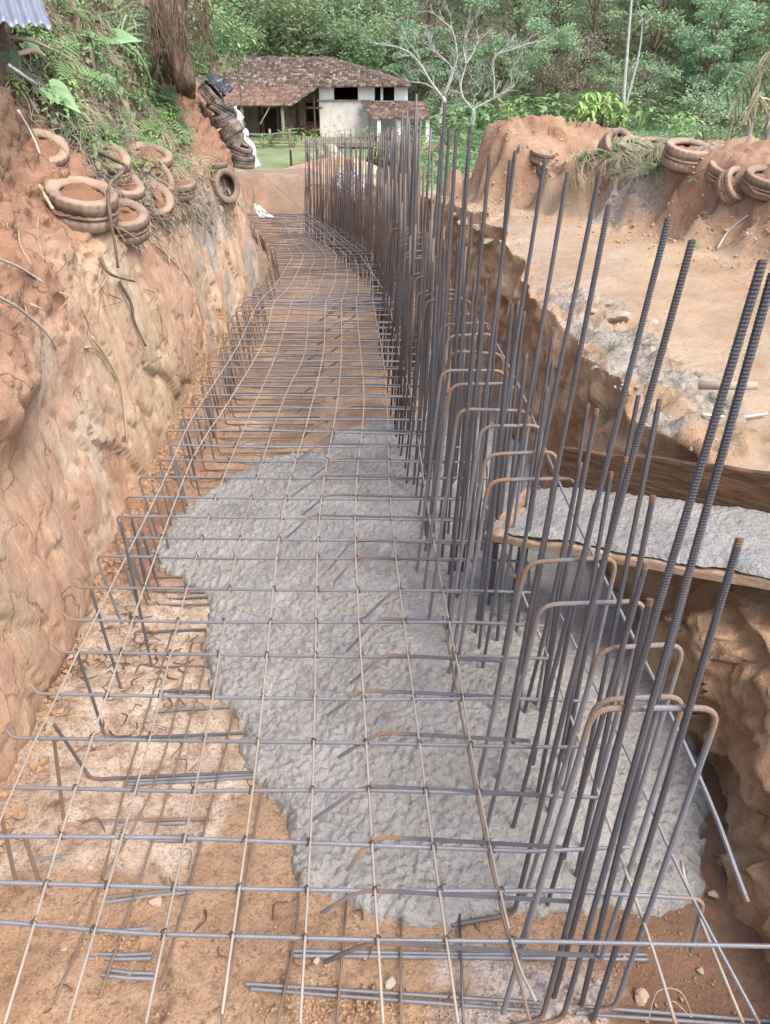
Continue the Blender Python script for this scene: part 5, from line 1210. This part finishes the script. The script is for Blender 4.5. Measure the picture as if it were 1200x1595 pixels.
for i, (a, b, s_, m_, lb) in enumerate([(960, 492, .10, 'gstone', 'flat grey slab of stone on the road edge'), (1018, 502, .055, 'gstone', 'pale grey stone beside the flat slab on the road edge'), (925, 480, .05, 'gstone', 'dark small stone left of the flat slab'), (1168, 552, .035, 'stone', 'lone brown stone on the dirt road at the right'), (900, 398, .05, 'stone', 'small tan stone at the middle of the dirt road'), (978, 398, .03, 'gstone', 'little pale stone on the road below the berm'), (1085, 330, .12, 'gstone', 'light flat rock on the slope of the berm'), (720, 345, .12, 'gstone', 'grey broken slab at the trench edge behind the tall bars'), (742, 358, .10, 'gstone', 'pale broken slab at the trench edge beside the tall bars'), (760, 378, .10, 'gstone', 'dark broken slab lowest at the trench edge'), (705, 335, .09, 'gstone', 'farthest broken slab at the trench edge'), (1145, 655, .06, 'gstone', 'grey rounded stone by the rubble at the right')]):
    p, n = surf(a, b, 'right'); rock('stone', p, (s_, s_ * .8, s_ * .38), M[m_], lb, 'stone', i + 20, None, i, 3)
random.seed(62); mb = MB()
for i in range(900):
    d_ = abs(random.gauss(0, .35)); t_ = random.uniform(0, 1); k_ = t_ * (len(FOOT) - 1); a_, b_ = FOOT[int(k_)], FOOT[min(len(FOOT) - 1, int(k_) + 1)]; f_ = k_ - int(k_)
    x_, y_ = a_[0] + (b_[0] - a_[0]) * f_, a_[1] + (b_[1] - a_[1]) * f_; sg = 1 if i % 3 else -1
    x_ += sg * d_ * .9; y_ += sg * d_ * .44; pebble((x_, y_, float(Hgt(x_, y_)) + .005), random.choice([.006, .010, .014, .02, .032]) * (1 if sg > 0 else .7))
o = mb.build('clods', M['fill2']); tag(o, 'broken clods of red earth crumbling off the berm', 'clods', kind='stuff')
p0, n0 = surf(1085, 610, 'right'); p1 = p0 + Vector((.26, -.08, .02))
V, F, _ = tube([p0 + Vector((0, 0, .04)), p1 + Vector((0, 0, .05))], .022, 12); o = obj('pipe', mesh_np('pipe', V, F), M['gstone']); tag(o, 'short grey pipe stub lying on the road shoulder', 'pipe')
for pts, lb in (([(1095, 655), (1140, 655), (1190, 650)], 'pale dry stick lying on the road at the right'), ([(1030, 375), (1040, 355), (1046, 342)], 'short stick leaning at the foot of the berm'), ([(1160, 340), (1130, 365), (1118, 385)], 'thin bent root hanging out of the right earth lump')):
    P = [surf(a, b, 'right')[0] + Vector((0, 0, .02)) for a, b in pts]; V, F, _ = tube(catmull(P), .008, 6); o = obj('stick', mesh_np('stick', V, F), M['pale_bark']); tag(o, lb, 'stick')
p, n = surf(1146, 292, 'right'); lg = obj('split_log', None, loc=p + Vector((0, 0, .04))); tag(lg, 'old dark split log lying on the berm at the right', 'log')
for i, (dz, dy) in enumerate(((0, 0), (.05, .05), (-.02, -.07))):
    mb = MB(); V, F, _ = tube([(-.38, dy, dz + .06), (-.1, dy + .01, dz + .02), (.3, dy, dz - .06)], [.04, .045, .02], 8); V = np.array(V); V[:, 2] = V[:, 2] * .8 + .015 * fbm(V[:, 0] * 9, V[:, 1] * 30, seed=i); mb.add(V, F); mb.build('split_piece', M['wood_grey'] if i else M['timber_dark'], lg, True)
p, n = surf(1175, 318, 'right'); V, F, _ = tube([p + Vector((-.22, -.02, -.08)), p + Vector((0, 0, .02)), p + Vector((.4, .02, .06))], [.12, .15, .15], 12); V = np.array(V) + .02 * fbm(np.array(V)[:, 0:1] * 8, np.array(V)[:, 1:2] * 8, np.array(V)[:, 2:3] * 8, seed=3)
o = obj('log', mesh_np('log', V, F), M['timber_dark']); tag(o, 'thick dark brown log end sticking out of the earth at the right border', 'log')
p, n = surf(690, 258, 'right')
for (x, y_, z_, L, lb) in ((2.0, 21.5, .35, 1.0, 'pale board lying on the earth beyond the road'),):
    mb = MB(); mb.box((0, 0, 0), (L, .16, .07), rz=.1); o = mb.build('board', M['white']); o.location = (2.05, 21.2, float(Hgt(2.05, 21.2)) + .12); tag(o, lb, 'board')
# tie wire offcut at the bottom right
V, F, _ = tube(catmull([on_z(1010, 1590, .3), on_z(1025, 1545, .36), on_z(1060, 1545, .36), on_z(1078, 1585, .3), on_z(1050, 1560, .34), on_z(1038, 1575, .3)], n=8), .0016, 5)
o = obj('tie_wire', mesh_np('tie_wire', V, F), M['thin']); tag(o, 'loose pale loop of tie wire by the stem at the bottom right', 'wire')

# ------------------------------------------------------------------ worker behind the far end of the bars
def skinned(name, joints, edges, mat, parent=None, sub=2):
    me = bpy.data.meshes.new(name); me.from_pydata([j[0] for j in joints], edges, []); o = obj(name, me, mat, parent)
    o.modifiers.new('skin', 'SKIN'); sv = me.skin_vertices[0].data
    for i, j in enumerate(joints): sv[i].radius = (j[1], j[2] if len(j) > 2 else j[1]); sv[i].use_root = i == 0
    sb = o.modifiers.new('sub', 'SUBSURF'); sb.levels = sub; sb.render_levels = sub
    return o
k = NT('skin', .6, .3); k.color(k.mix(k.noise(30), lin(150, 104, 82), lin(172, 124, 100))); M['skin'] = k.m
k = NT('checked_shirt', .9, .2); ch = k.n('ShaderNodeTexChecker'); k.l(k.vec((1, 1, 1), src=k.tc.outputs['Object']), ch.inputs[0]); ch.inputs['Scale'].default_value = 18
k.color(k.mix(ch.outputs['Fac'], k.mix(k.noise(20), lin(176, 176, 188), lin(206, 206, 212)), lin(120, 120, 136))); M['shirt'] = k.m
k = NT('dark_trousers', .9, .2); k.color(k.mix(k.noise(12), lin(54, 56, 66), lin(78, 80, 90))); M['trouser'] = k.m
hp = on_y(541, 256, 16.2)      # centre of the head
per = obj('person', None, loc=(hp.x, hp.y, hp.z - 1.50), rot=(0, 0, R(200))); tag(per, 'bald man in a grey checked shirt bending forward behind the far bars', 'person')
HB = [((0, 0, .88), .13, .11), ((0, .02, 1.05), .14, .10), ((0, .05, 1.22), .16, .11), ((0, .09, 1.34), .13, .09), ((0, .12, 1.42), .055, .06), ((0, .16, 1.50), .075, .09), ((0, .17, 1.58), .07, .085), ((0, .165, 1.63), .035, .045),
      ((.19, .09, 1.33), .06), ((.24, .16, 1.08), .045), ((.18, .36, .96), .035), ((.16, .44, .94), .028, .04), ((-.19, .09, 1.33), .06), ((-.25, .14, 1.08), .045), ((-.17, .34, .94), .035), ((-.15, .42, .92), .028, .04),
      ((.10, 0, .80), .095), ((.11, .05, .46), .07), ((.11, 0, .09), .048), ((.12, .13, .03), .04, .03), ((-.10, 0, .80), .095), ((-.12, .06, .46), .07), ((-.12, 0, .09), .048), ((-.13, .13, .03), .04, .03)]
HE = [(0, 1), (1, 2), (2, 3), (3, 4), (4, 5), (5, 6), (6, 7), (3, 8), (8, 9), (9, 10), (10, 11), (3, 12), (12, 13), (13, 14), (14, 15), (0, 16), (16, 17), (17, 18), (18, 19), (0, 20), (20, 21), (21, 22), (22, 23)]
skinned('body', HB, HE, M['skin'], per)
for s_ in (1, -1):   # five fingers on each hand
    for f_ in range(4):
        x = s_ * .155 + (f_ - 1.5) * .018
        skinned('finger', [((x, .45, .94), .010), ((x, .49, .925 - .004 * f_), .009), ((x, .515, .90), .008)], [(0, 1), (1, 2)], M['skin'], per, 1)
    skinned('thumb', [((s_ * .13, .44, .945), .011), ((s_ * .105, .47, .935), .010), ((s_ * .10, .50, .92), .009)], [(0, 1), (1, 2)], M['skin'], per, 1)
skinned('shirt', [((0, 0, .90), .15, .125), ((0, .02, 1.05), .158, .118), ((0, .05, 1.22), .175, .125), ((0, .09, 1.35), .135, .10), ((0, .112, 1.395), .075, .075), ((.19, .09, 1.335), .078), ((.235, .15, 1.12), .066), ((.225, .22, 1.05), .056), ((-.19, .09, 1.335), .078), ((-.24, .135, 1.12), .066), ((-.23, .21, 1.04), .056)], [(0, 1), (1, 2), (2, 3), (3, 4), (3, 5), (5, 6), (6, 7), (3, 8), (8, 9), (9, 10)], M['shirt'], per)
skinned('trousers', [((0, 0, .92), .145, .12), ((.10, 0, .80), .11), ((.11, .05, .46), .09), ((.11, .0, .12), .072), ((-.10, 0, .80), .11), ((-.12, .06, .46), .09), ((-.12, 0, .12), .072)], [(0, 1), (1, 2), (2, 3), (0, 4), (4, 5), (5, 6)], M['trouser'], per)
mb = MB()
for s_ in (1, -1): mb.tube([(s_ * .03, .262, 1.535), (s_ * .03, .27, 1.535)], .013, 8)
mb.build('eye', M['bplastic'], per)
mb = MB(); mb.tube([(0, .25, 1.54), (0, .285, 1.50), (0, .26, 1.492)], [.012, .02, .012], 8); mb.build('nose', M['skin'], per, True)
mb = MB(); mb.tube([(-.028, .25, 1.462), (0, .262, 1.46), (.028, .25, 1.462)], .007, 6); mb.build('mouth', M['fill'], per, True)
for s_ in (1, -1): mb = MB(); mb.tube([(s_ * .082, .15, 1.555), (s_ * .095, .145, 1.53), (s_ * .084, .155, 1.50)], [.012, .02, .010], 8); mb.build('ear', M['skin'], per, True)
skinned('hair', [((0, .08, 1.50), .03, .045), ((.065, .12, 1.53), .022, .03), ((-.065, .12, 1.53), .022, .03)], [(0, 1), (0, 2)], M['bplastic'], per, 1)

# ------------------------------------------------------------------ trees
def leaf_quads(C, size, rs, flat=.5, aspect=.5):
    n = len(C); a = rs.uniform(0, 6.28, n); t = np.stack([np.cos(a), np.sin(a), rs.normal(-.15, .5, n)], 1); t /= np.linalg.norm(t, axis=1)[:, None]
    u = rs.normal(0, 1, (n, 3)); u[:, 2] *= .5; b = np.cross(t, u); b /= np.linalg.norm(b, axis=1)[:, None] + 1e-9
    s = size * rs.uniform(.6, 1.3, n); t = t * s[:, None]; b = b * (s * aspect)[:, None]
    V = np.stack([C - t * .5, C + b * .5, C + t * .5, C - b * .5], 1).reshape(-1, 3)
    return V, np.arange(4 * n).reshape(n, 4)
def make_tree(seed, kind):
    """returns (trunk mesh data, crown mesh data), unit: metres"""
    rs = np.random.default_rng(seed); random.seed(seed); mb = MB()
    if kind == 'bamboo':
        C = []
        for i in range(26):
            a = rs.uniform(0, 6.28); r0 = rs.uniform(0, .9); base_ = Vector((math.cos(a) * r0, math.sin(a) * r0, -.6)); H_ = rs.uniform(8, 12); lean = rs.uniform(.6, 3.2)
            P = [base_ + Vector((math.cos(a) * lean * t * t, math.sin(a) * lean * t * t, H_ * t * (1 - .12 * t * t))) for t in np.linspace(0, 1, 7)]
            mb.tube(P, [.06 * (1 - .8 * t) for t in np.linspace(0, 1, 7)], 5)
            for t in rs.uniform(.25, 1, 26):
                j = min(5, int(t * 6)); p = P[j].lerp(P[j + 1], t * 6 - j)
                C.append(np.array(p) + rs.normal(0, 1, (9, 3)) * np.array([.42, .42, .5]) + np.array([0, 0, -.25]))
        C = np.concatenate(C); V, F = leaf_quads(C, .42, rs, aspect=.34); return mb, V, F
    H_ = dict(dense=7.5, tall=10.5, light=6.0, dry=5.0)[kind] * rs.uniform(.9, 1.1)
    cw = dict(dense=3.4, tall=3.0, light=3.6, dry=2.6)[kind]
    top = Vector((rs.normal(0, .5), rs.normal(0, .5), H_ * .72)); tr = catmull([(0, 0, -1.0), (rs.normal(0, .12), rs.normal(0, .12), H_ * .3), top], n=5)
    mb.tube(tr, [.20 * (1 - .7 * i / (len(tr) - 1)) * H_ / 8 for i in range(len(tr))], 8)
    nb = dict(dense=17, tall=15, light=14, dry=18)[kind]; C = []
    for i in range(nb):
        a = i * 2.4 + rs.uniform(-.5, .5); u = rs.uniform(.15, 1); rr = cw * math.sqrt(rs.uniform(.15, 1)) * (1 - .45 * max(0, u - .55) * 2)
        e = Vector((math.cos(a) * rr, math.sin(a) * rr, H_ * (.34 + .66 * u) + rs.normal(0, .3))); s = tr[min(len(tr) - 1, int(len(tr) * (.35 + .6 * u)))]
        m = s.lerp(e, .5) + Vector((rs.normal(0, .3), rs.normal(0, .3), .25)); mb.tube(catmull([s, m, e], n=3), [.07, .06, .05, .04, .03, .02, .012], 5)
        cs = rs.uniform(.75, 1.25) * dict(dense=1.0, tall=1.0, light=1.05, dry=.9)[kind]
        ncl = dict(dense=230, tall=210, light=120, dry=70)[kind]
        for q in range(5):
            cc = np.array(e) + rs.normal(0, .55, 3) * cs * np.array([1, 1, .5]); k_ = ncl // 5
            dirs = rs.normal(0, 1, (k_, 3)); dirs /= np.linalg.norm(dirs, axis=1)[:, None]; C.append(cc + dirs * (rs.uniform(.2, 1, (k_, 1)) ** .5) * cs * .75 * np.array([1.1, 1.1, .55]))
        if kind == 'dry':
            for q in range(5): d = Vector(rs.normal(0, .8, 3)); mb.tube([e, e + d * .5 + Vector((0, 0, .2)), e + d], [.02, .014, .006], 4)
    C = np.concatenate(C); V, F = leaf_quads(C, dict(dense=.30, tall=.30, light=.24, dry=.2)[kind], rs, aspect=.55); return mb, V, F
def fol(name, a, b):
    k = NT(name, .7, .2); n = k.noise(.55, 4, .6); n2 = k.noise(7, 3, .6)
    c = k.mix(k.ramp(n, [(.35, 0.0), (.65, 1.0)]), lin(*a), lin(*b)); c = k.mix(k.math('MULTIPLY', n2, .5), c, lin(*[min(255, int(q * 1.22)) for q in b]))
    hs = k.n('ShaderNodeHueSaturation'); k.l(c, hs.inputs['Color']); k.l(k.math('ADD', .86, k.math('MULTIPLY', k.rand(), .34)), hs.inputs['Value']); k.l(k.math('ADD', .47, k.math('MULTIPLY', k.rand(), .05)), hs.inputs['Hue'])
    c = hs.outputs[0]; k.color(c); tr = k.n('ShaderNodeBsdfTranslucent'); k.l(c, tr.inputs[0]); mx = k.n('ShaderNodeMixShader'); mx.inputs[0].default_value = .3
    out = k.t.nodes['Material Output']; k.l(k.b.outputs[0], mx.inputs[1]); k.l(tr.outputs[0], mx.inputs[2]); k.l(mx.outputs[0], out.inputs[0]); return k.m
FM = {'bamboo': fol('bamboo_leaf', (94, 120, 72), (138, 160, 106)), 'dense': fol('dark_leaf', (88, 120, 80), (126, 156, 108)), 'tall': fol('mid_leaf', (102, 134, 90), (146, 174, 124)), 'light': fol('pale_leaf', (116, 152, 102), (160, 190, 138)), 'dry': fol('dry_leaf', (128, 120, 92), (160, 156, 124))}
PROTO = {}
for kd, cnt in (('bamboo', 2), ('dense', 3), ('tall', 3), ('light', 2), ('dry', 2)):
    PROTO[kd] = []
    for i in range(cnt):
        mb, V, F = make_tree(100 + i * 7 + len(kd), kd); tm = mesh_np('trunk', mb.V, mb.F, True); tm.materials.append(M['bark'] if kd != 'bamboo' else M['fern']); cm = mesh_np('crown', V, F, False); cm.materials.append(FM[kd]); PROTO[kd].append((tm, cm))
NAMES = {'bamboo': ('bamboo_clump', 'dark feathery bamboo clump', 'bamboo'), 'dense': ('broadleaf_tree', 'dark dense broadleaf tree', 'tree'), 'tall': ('broadleaf_tree', 'tall mid green tree', 'tree'), 'light': ('feathery_tree', 'pale green feathery tree', 'tree'), 'dry': ('dry_tree', 'brownish half bare tree', 'tree')}
def put_tree(kd, x, y, sc, where, group=None, zoff=0.0):
    tm, cm = random.choice(PROTO[kd]); nm, lb, ct = NAMES[kd]
    t = obj(nm, None, loc=(x, y, float(Hgt(x, y, False)) + zoff), rot=(0, 0, random.uniform(0, 6.28))); t.scale = (sc, sc, sc * random.uniform(.9, 1.15))
    obj('trunk', tm, None, t); obj('crown', cm, None, t); tag(t, f'{lb} {where}', ct, group or f'{lb}s {where}'); return t
random.seed(42)
ROWS = [(78.5, 4.6), (82.5, 4.6), (87, 4.8), (92, 5.0), (98, 5.4), (105, 5.8), (113, 6.2)]
for ri, (y0, st_) in enumerate(ROWS):
    half = .56 * y0 / 1.1 + 3; x = -half + random.uniform(0, st_)
    while x < half:
        y_ = y0 + jit(1.8); px = 600 + 1200 * x / (y_ * .86 / 1.0 if False else (y_ * CP + 2 * SP))
        if px < 560: kd = random.choices(['bamboo', 'dense', 'tall'], [.62, .28, .10])[0]; wh = 'behind the farmhouse roof'
        elif px < 880: kd = random.choices(['dense', 'tall', 'light', 'dry'], [.22, .28, .25, .25])[0]; wh = 'on the hillside behind the two bare trees'
        else: kd = random.choices(['dense', 'tall', 'light', 'dry'], [.36, .34, .20, .10])[0]; wh = 'on the hillside above the berm'
        if ri == 0 and 560 < px < 900 and random.random() < .5: kd = 'dry'
        sc = random.uniform(.72, 1.15) * (1 if ri else .8)
        if not (ri == 0 and -13 < x < 2): put_tree(kd, x, y_, sc, wh)
        x += st_ * random.uniform(.75, 1.25)
random.seed(8)
for x, y_, kd, sc, wh in [(19.5, 52, 'light', .62, 'standing alone in the green field at the right'), (23.5, 58, 'light', .7, 'right of the lone one in the field'), (16.2, 66, 'tall', .5, 'at the far edge of the field left of the lone one'), (26, 66, 'dense', .7, 'at the right border of the field'), (5.2, 72, 'light', .55, 'just right of the porch roof'), (-2.0, 80.5, 'bamboo', .9, 'rising over the roof hip'), (3.0, 79, 'dense', .8, 'behind the porch roof'), (-8, 82, 'bamboo', 1.0, 'rising over the middle of the roof ridge'), (-13, 81, 'bamboo', 1.0, 'rising over the left end of the roof')]:
    put_tree(kd, x, y_, sc, wh, 'single trees near the house and field')
# shrubs at the edge of the field and round the house
random.seed(12)
SH = [(-11, 60, 1.6), (-6.5, 60.5, 1.8), (-5, 62, 1.5), (-3, 62, 1.4), (-1.2, 61, 1.8), (1.5, 58, 2.2), (4.5, 60, 3.2), (6.2, 64, 3.6), (7.5, 58, 2.4), (9.5, 62, 3.0), (-8.6, 60.2, 1.3), (2.8, 52, 2.0), (-.6, 50.5, 1.6), (11.5, 70, 4), (14, 73, 4), (18, 73, 4), (21, 71, 3.6), (25, 73, 4), (29, 71, 4), (33, 73, 4), (8.5, 73, 4.0)]
for i, (x, y_, s_) in enumerate(SH):
    o = obj('shrub', random.choice(V_BUSH)); o.location = (x, y_, float(Hgt(x, y_, False)) + .05 * s_); o.scale = (s_ * 3, s_ * 2.6, s_ * 2.2); o.rotation_euler = (0, 0, i); tag(o, 'green shrub in the weeds between the house and the field', 'shrub', 'shrubs on the valley floor')
# weeds of the field and hillside undergrowth: nobody could count them
rs = np.random.default_rng(5)
n = 26000; X = rs.uniform(-2, 40, n); Y = rs.uniform(24, 78, n); m = (X > 1.5 + (np.abs(Y - 62) < 6) * 3.5) & (X < Y * .62 + 3); X, Y = X[m], Y[m]; Z = Hgt(X, Y, False) + rs.uniform(.0, .45, len(X))
V, F = leaf_quads(np.stack([X, Y, Z], 1), .36, rs, aspect=.4); o = obj('field_weeds', mesh_np('field_weeds', V, F, False), fol('weed_leaf', (84, 118, 70), (128, 158, 96))); tag(o, 'tall green weeds covering the valley field', 'weeds', kind='stuff')
n = 60000; X = rs.uniform(-70, 70, n); Y = 75 + 75 * rs.uniform(0, 1, n) ** 1.3; m = (np.abs(X) < Y * .62 + 4) & ~((X > -13.5) & (X < 2) & (Y < 80)); X, Y = X[m], Y[m]; Z = Hgt(X, Y, False) + rs.uniform(0, 1.6, len(X))
V, F = leaf_quads(np.stack([X, Y, Z], 1), .6, rs, aspect=.5); o = obj('undergrowth', mesh_np('undergrowth', V, F, False), fol('under_leaf', (74, 96, 60), (118, 136, 90))); tag(o, 'tangled undergrowth covering the forest hillside', 'undergrowth', kind='stuff')

# two bare pale trees
def bare_tree(name, lb, trunk, limbs, y0, seed):
    tw = MB(); random.seed(seed); root = obj(name, None, loc=on_y(trunk[0][0], trunk[0][1], y0)); tag(root, lb, 'tree'); L0 = Vector(root.location)
    P = catmull([on_y(a, b, y0) - L0 for a, b in trunk], n=6); mb = MB(); mb.tube([P[0] - Vector((0, 0, 1.2))] + P, [.26] + [.24 - .10 * i / len(P) for i in range(len(P))], 9); mb.build('trunk', M['pale_bark'], root, True)
    def twig(p, d, L, r, lev):
        nonlocal tw
        q = p + d * L * .5 + Vector((jit(.08), jit(.08), .05)) * L; e = p + d * L; tw.tube([p, q, e], [r, r * .8, r * .5], 4)
        if lev > 0:
            for i in range(random.choice((2, 3))):
                nd = (d + Vector((jit(.8), jit(.8), jit(.6) + .15))).normalized(); twig(p.lerp(e, random.uniform(.5, 1)), nd, L * random.uniform(.5, .8), r * .6, lev - 1)
    for pts, r in limbs:
        dy = random.uniform(-1.6, 1.6); Q = catmull([on_y(a, b, y0 + dy * i / len(pts)) - L0 for i, (a, b) in enumerate(pts)], n=5); mb = MB(); mb.tube(Q, [.78 * r * (1 - .72 * i / len(Q)) for i in range(len(Q))], 7); lo_ = mb.build('limb', M['pale_bark'], root, True); tw = MB()
        for i in range(4, len(Q), 2):
            d = (Q[i] - Q[i - 1]).normalized(); twig(Q[i], (d + Vector((jit(.9), jit(.9), jit(.7) + .3))).normalized(), random.uniform(.5, 1.1), r * .22, 3)
        tw.build('twigs', M['pale_bark'], lo_)
bare_tree('bare_tree', 'leafless pale tree with a long limb reaching left above the porch roof', [(685, 190), (692, 160), (690, 150)], [([(690, 152), (672, 128), (655, 100), (632, 78), (597, 69)], .13), ([(690, 152), (700, 132), (705, 108), (690, 90), (672, 75), (668, 55)], .12), ([(691, 150), (702, 120), (712, 90), (706, 50), (690, 32), (672, 18)], .11), ([(680, 140), (662, 130), (645, 128), (625, 122)], .08), ([(655, 100), (648, 80), (634, 62), (630, 48)], .06)], 70, 1)
bare_tree('bare_tree', 'leafless pale tree with a low right limb and forked crown', [(735, 195), (738, 178), (737, 168)], [([(737, 170), (722, 152), (718, 130), (726, 100), (722, 76), (728, 50)], .14), ([(737, 170), (760, 158), (775, 150), (798, 136), (804, 130)], .14), ([(770, 152), (770, 125), (768, 100), (776, 84), (790, 75)], .11), ([(776, 84), (800, 76), (822, 68), (850, 62)], .09), ([(798, 136), (796, 112), (804, 98), (815, 82)], .07), ([(726, 100), (738, 80), (745, 62), (742, 45)], .07), ([(737, 168), (740, 150), (748, 140), (742, 128)], .07)], 70, 2)
def slim(lb, pts, y0, r):
    root = obj('slim_tree', None, loc=on_y(*pts[0], y0)); tag(root, lb, 'tree'); P = catmull([on_y(a, b, y0) - Vector(root.location) for a, b in pts], n=5); mb = MB(); mb.tube([P[0] - Vector((0, 0, 1))] + P, [r] + [r * (1 - .6 * i / len(P)) for i in range(len(P))], 7); mb.build('trunk', M['pale_bark'], root, True)
    mb = MB()
    for i in range(8): p = P[-1 - i % 4]; mb.tube([p, p + Vector((jit(1), jit(.6), random.uniform(.2, 1.2)))], [.04, .015], 5)
    mb.build('branches', M['pale_bark'], root, True)
slim('tall slim white trunk standing straight before the forest', [(970, 176), (974, 120), (979, 60), (984, 0), (988, -40)], 73, .17)
slim('slim white trunk leaning right beside the straight one', [(974, 168), (984, 130), (993, 96), (999, 60), (1001, 28)], 73.6, .12)

# leafy sapling behind the berm, yellow green bush
random.seed(15)
sp = obj('sapling', None, loc=on_y(932, 232, 13.2)); tag(sp, 'bright green leafy sapling growing behind the berm', 'sapling'); L0 = Vector(sp.location); mb = MB(); lv = MB()
ends = [on_y(a, b, 13.2 + jit(.35)) - L0 for a, b in [(932, 150), (905, 165), (890, 185), (958, 165), (965, 190), (918, 178), (945, 180), (880, 205), (930, 200), (950, 150), (905, 198), (960, 208), (915, 150), (940, 165), (893, 172), (925, 165), (972, 176)]]
mb.tube([(0, 0, -.5), (.02, 0, .3), (.0, 0, .7)], [.03, .024, .012], 6)
for e in ends:
    mb.tube([(0, 0, .2 + .3 * random.random()), e * .6 + Vector((0, 0, .05)), e], [.012, .008, .005], 5)
    for i in range(26): a = random.uniform(0, 6.28); blade(lv, e + Vector((jit(.06), jit(.06), jit(.06))), (math.cos(a), math.sin(a), .25 + jit(.5)), random.uniform(.12, .20), .05, 1.6, 4)
mb.build('trunk', M['bark'], sp, True); lv.build('leaf', M['bright'], sp)
o = obj('shrub', V_BUSHB[0]); o.location = on_y(1058, 222, 15); o.scale = (1.7, 1.7, 1.6); tag(o, 'yellow green bush just behind the berm tyres', 'shrub')
o = obj('shrub', V_BUSHB[1]); o.location = on_y(790, 190, 13.4); o.scale = (.8, .8, .9); tag(o, 'small bright green bush on top of the left earth mound', 'shrub')
o = obj('shrub', V_BUSH[1]); o.location = on_y(865, 228, 12.6); o.scale = (1.2, 1.2, 1.0); tag(o, 'low dark green bush in the gap of the berm', 'shrub')
# drooping palm with dry fronds at the right
random.seed(16)
pm = obj('palm', None, loc=on_y(1160, 250, 12.2)); tag(pm, 'drooping palm with dry straw fronds at the right border', 'palm'); L0 = Vector(pm.location)
for pts, r in (([(1160, 252), (1168, 200), (1176, 160)], .05), ([(1190, 256), (1196, 220), (1200, 175)], .045)):
    mb = MB(); P = catmull([on_y(a, b, 12.2) - L0 for a, b in pts], n=4); mb.tube([P[0] - Vector((0, 0, .6))] + P, r, 8); mb.build('trunk', M['pale_bark'], pm, True)
for pts, dry in (([(1176, 165), (1190, 110), (1225, 60)], 1), ([(1130, 240), (1152, 150), (1180, 100), (1215, 66)], 1), ([(1178, 160), (1150, 130), (1120, 150)], 0), ([(1178, 158), (1200, 120), (1240, 110)], 0), ([(1176, 158), (1165, 120), (1140, 110)], 0), ([(1200, 170), (1180, 150), (1160, 190)], 1), ([(1200, 172), (1215, 140), (1240, 150)], 0), ([(1186, 160), (1196, 185), (1188, 225)], 1), ([(1180, 150), (1205, 160), (1215, 200)], 1)):
    P = catmull([on_y(a, b, 12.2 + jit(.3)) - L0 for a, b in pts], n=8); mb = MB(); mb.tube(P, [.014 * (1 - .7 * i / len(P)) for i in range(len(P))], 5)
    for q in P[4:]:
        for s_ in (1, -1, 1): blade(mb, q, (s_ * .6 + jit(.3), jit(.5), -.2 + jit(.3)), random.uniform(.2, .45), .022, 1.8, 4)
    mb.build('frond', M['straw'] if dry else M['blade'], pm)
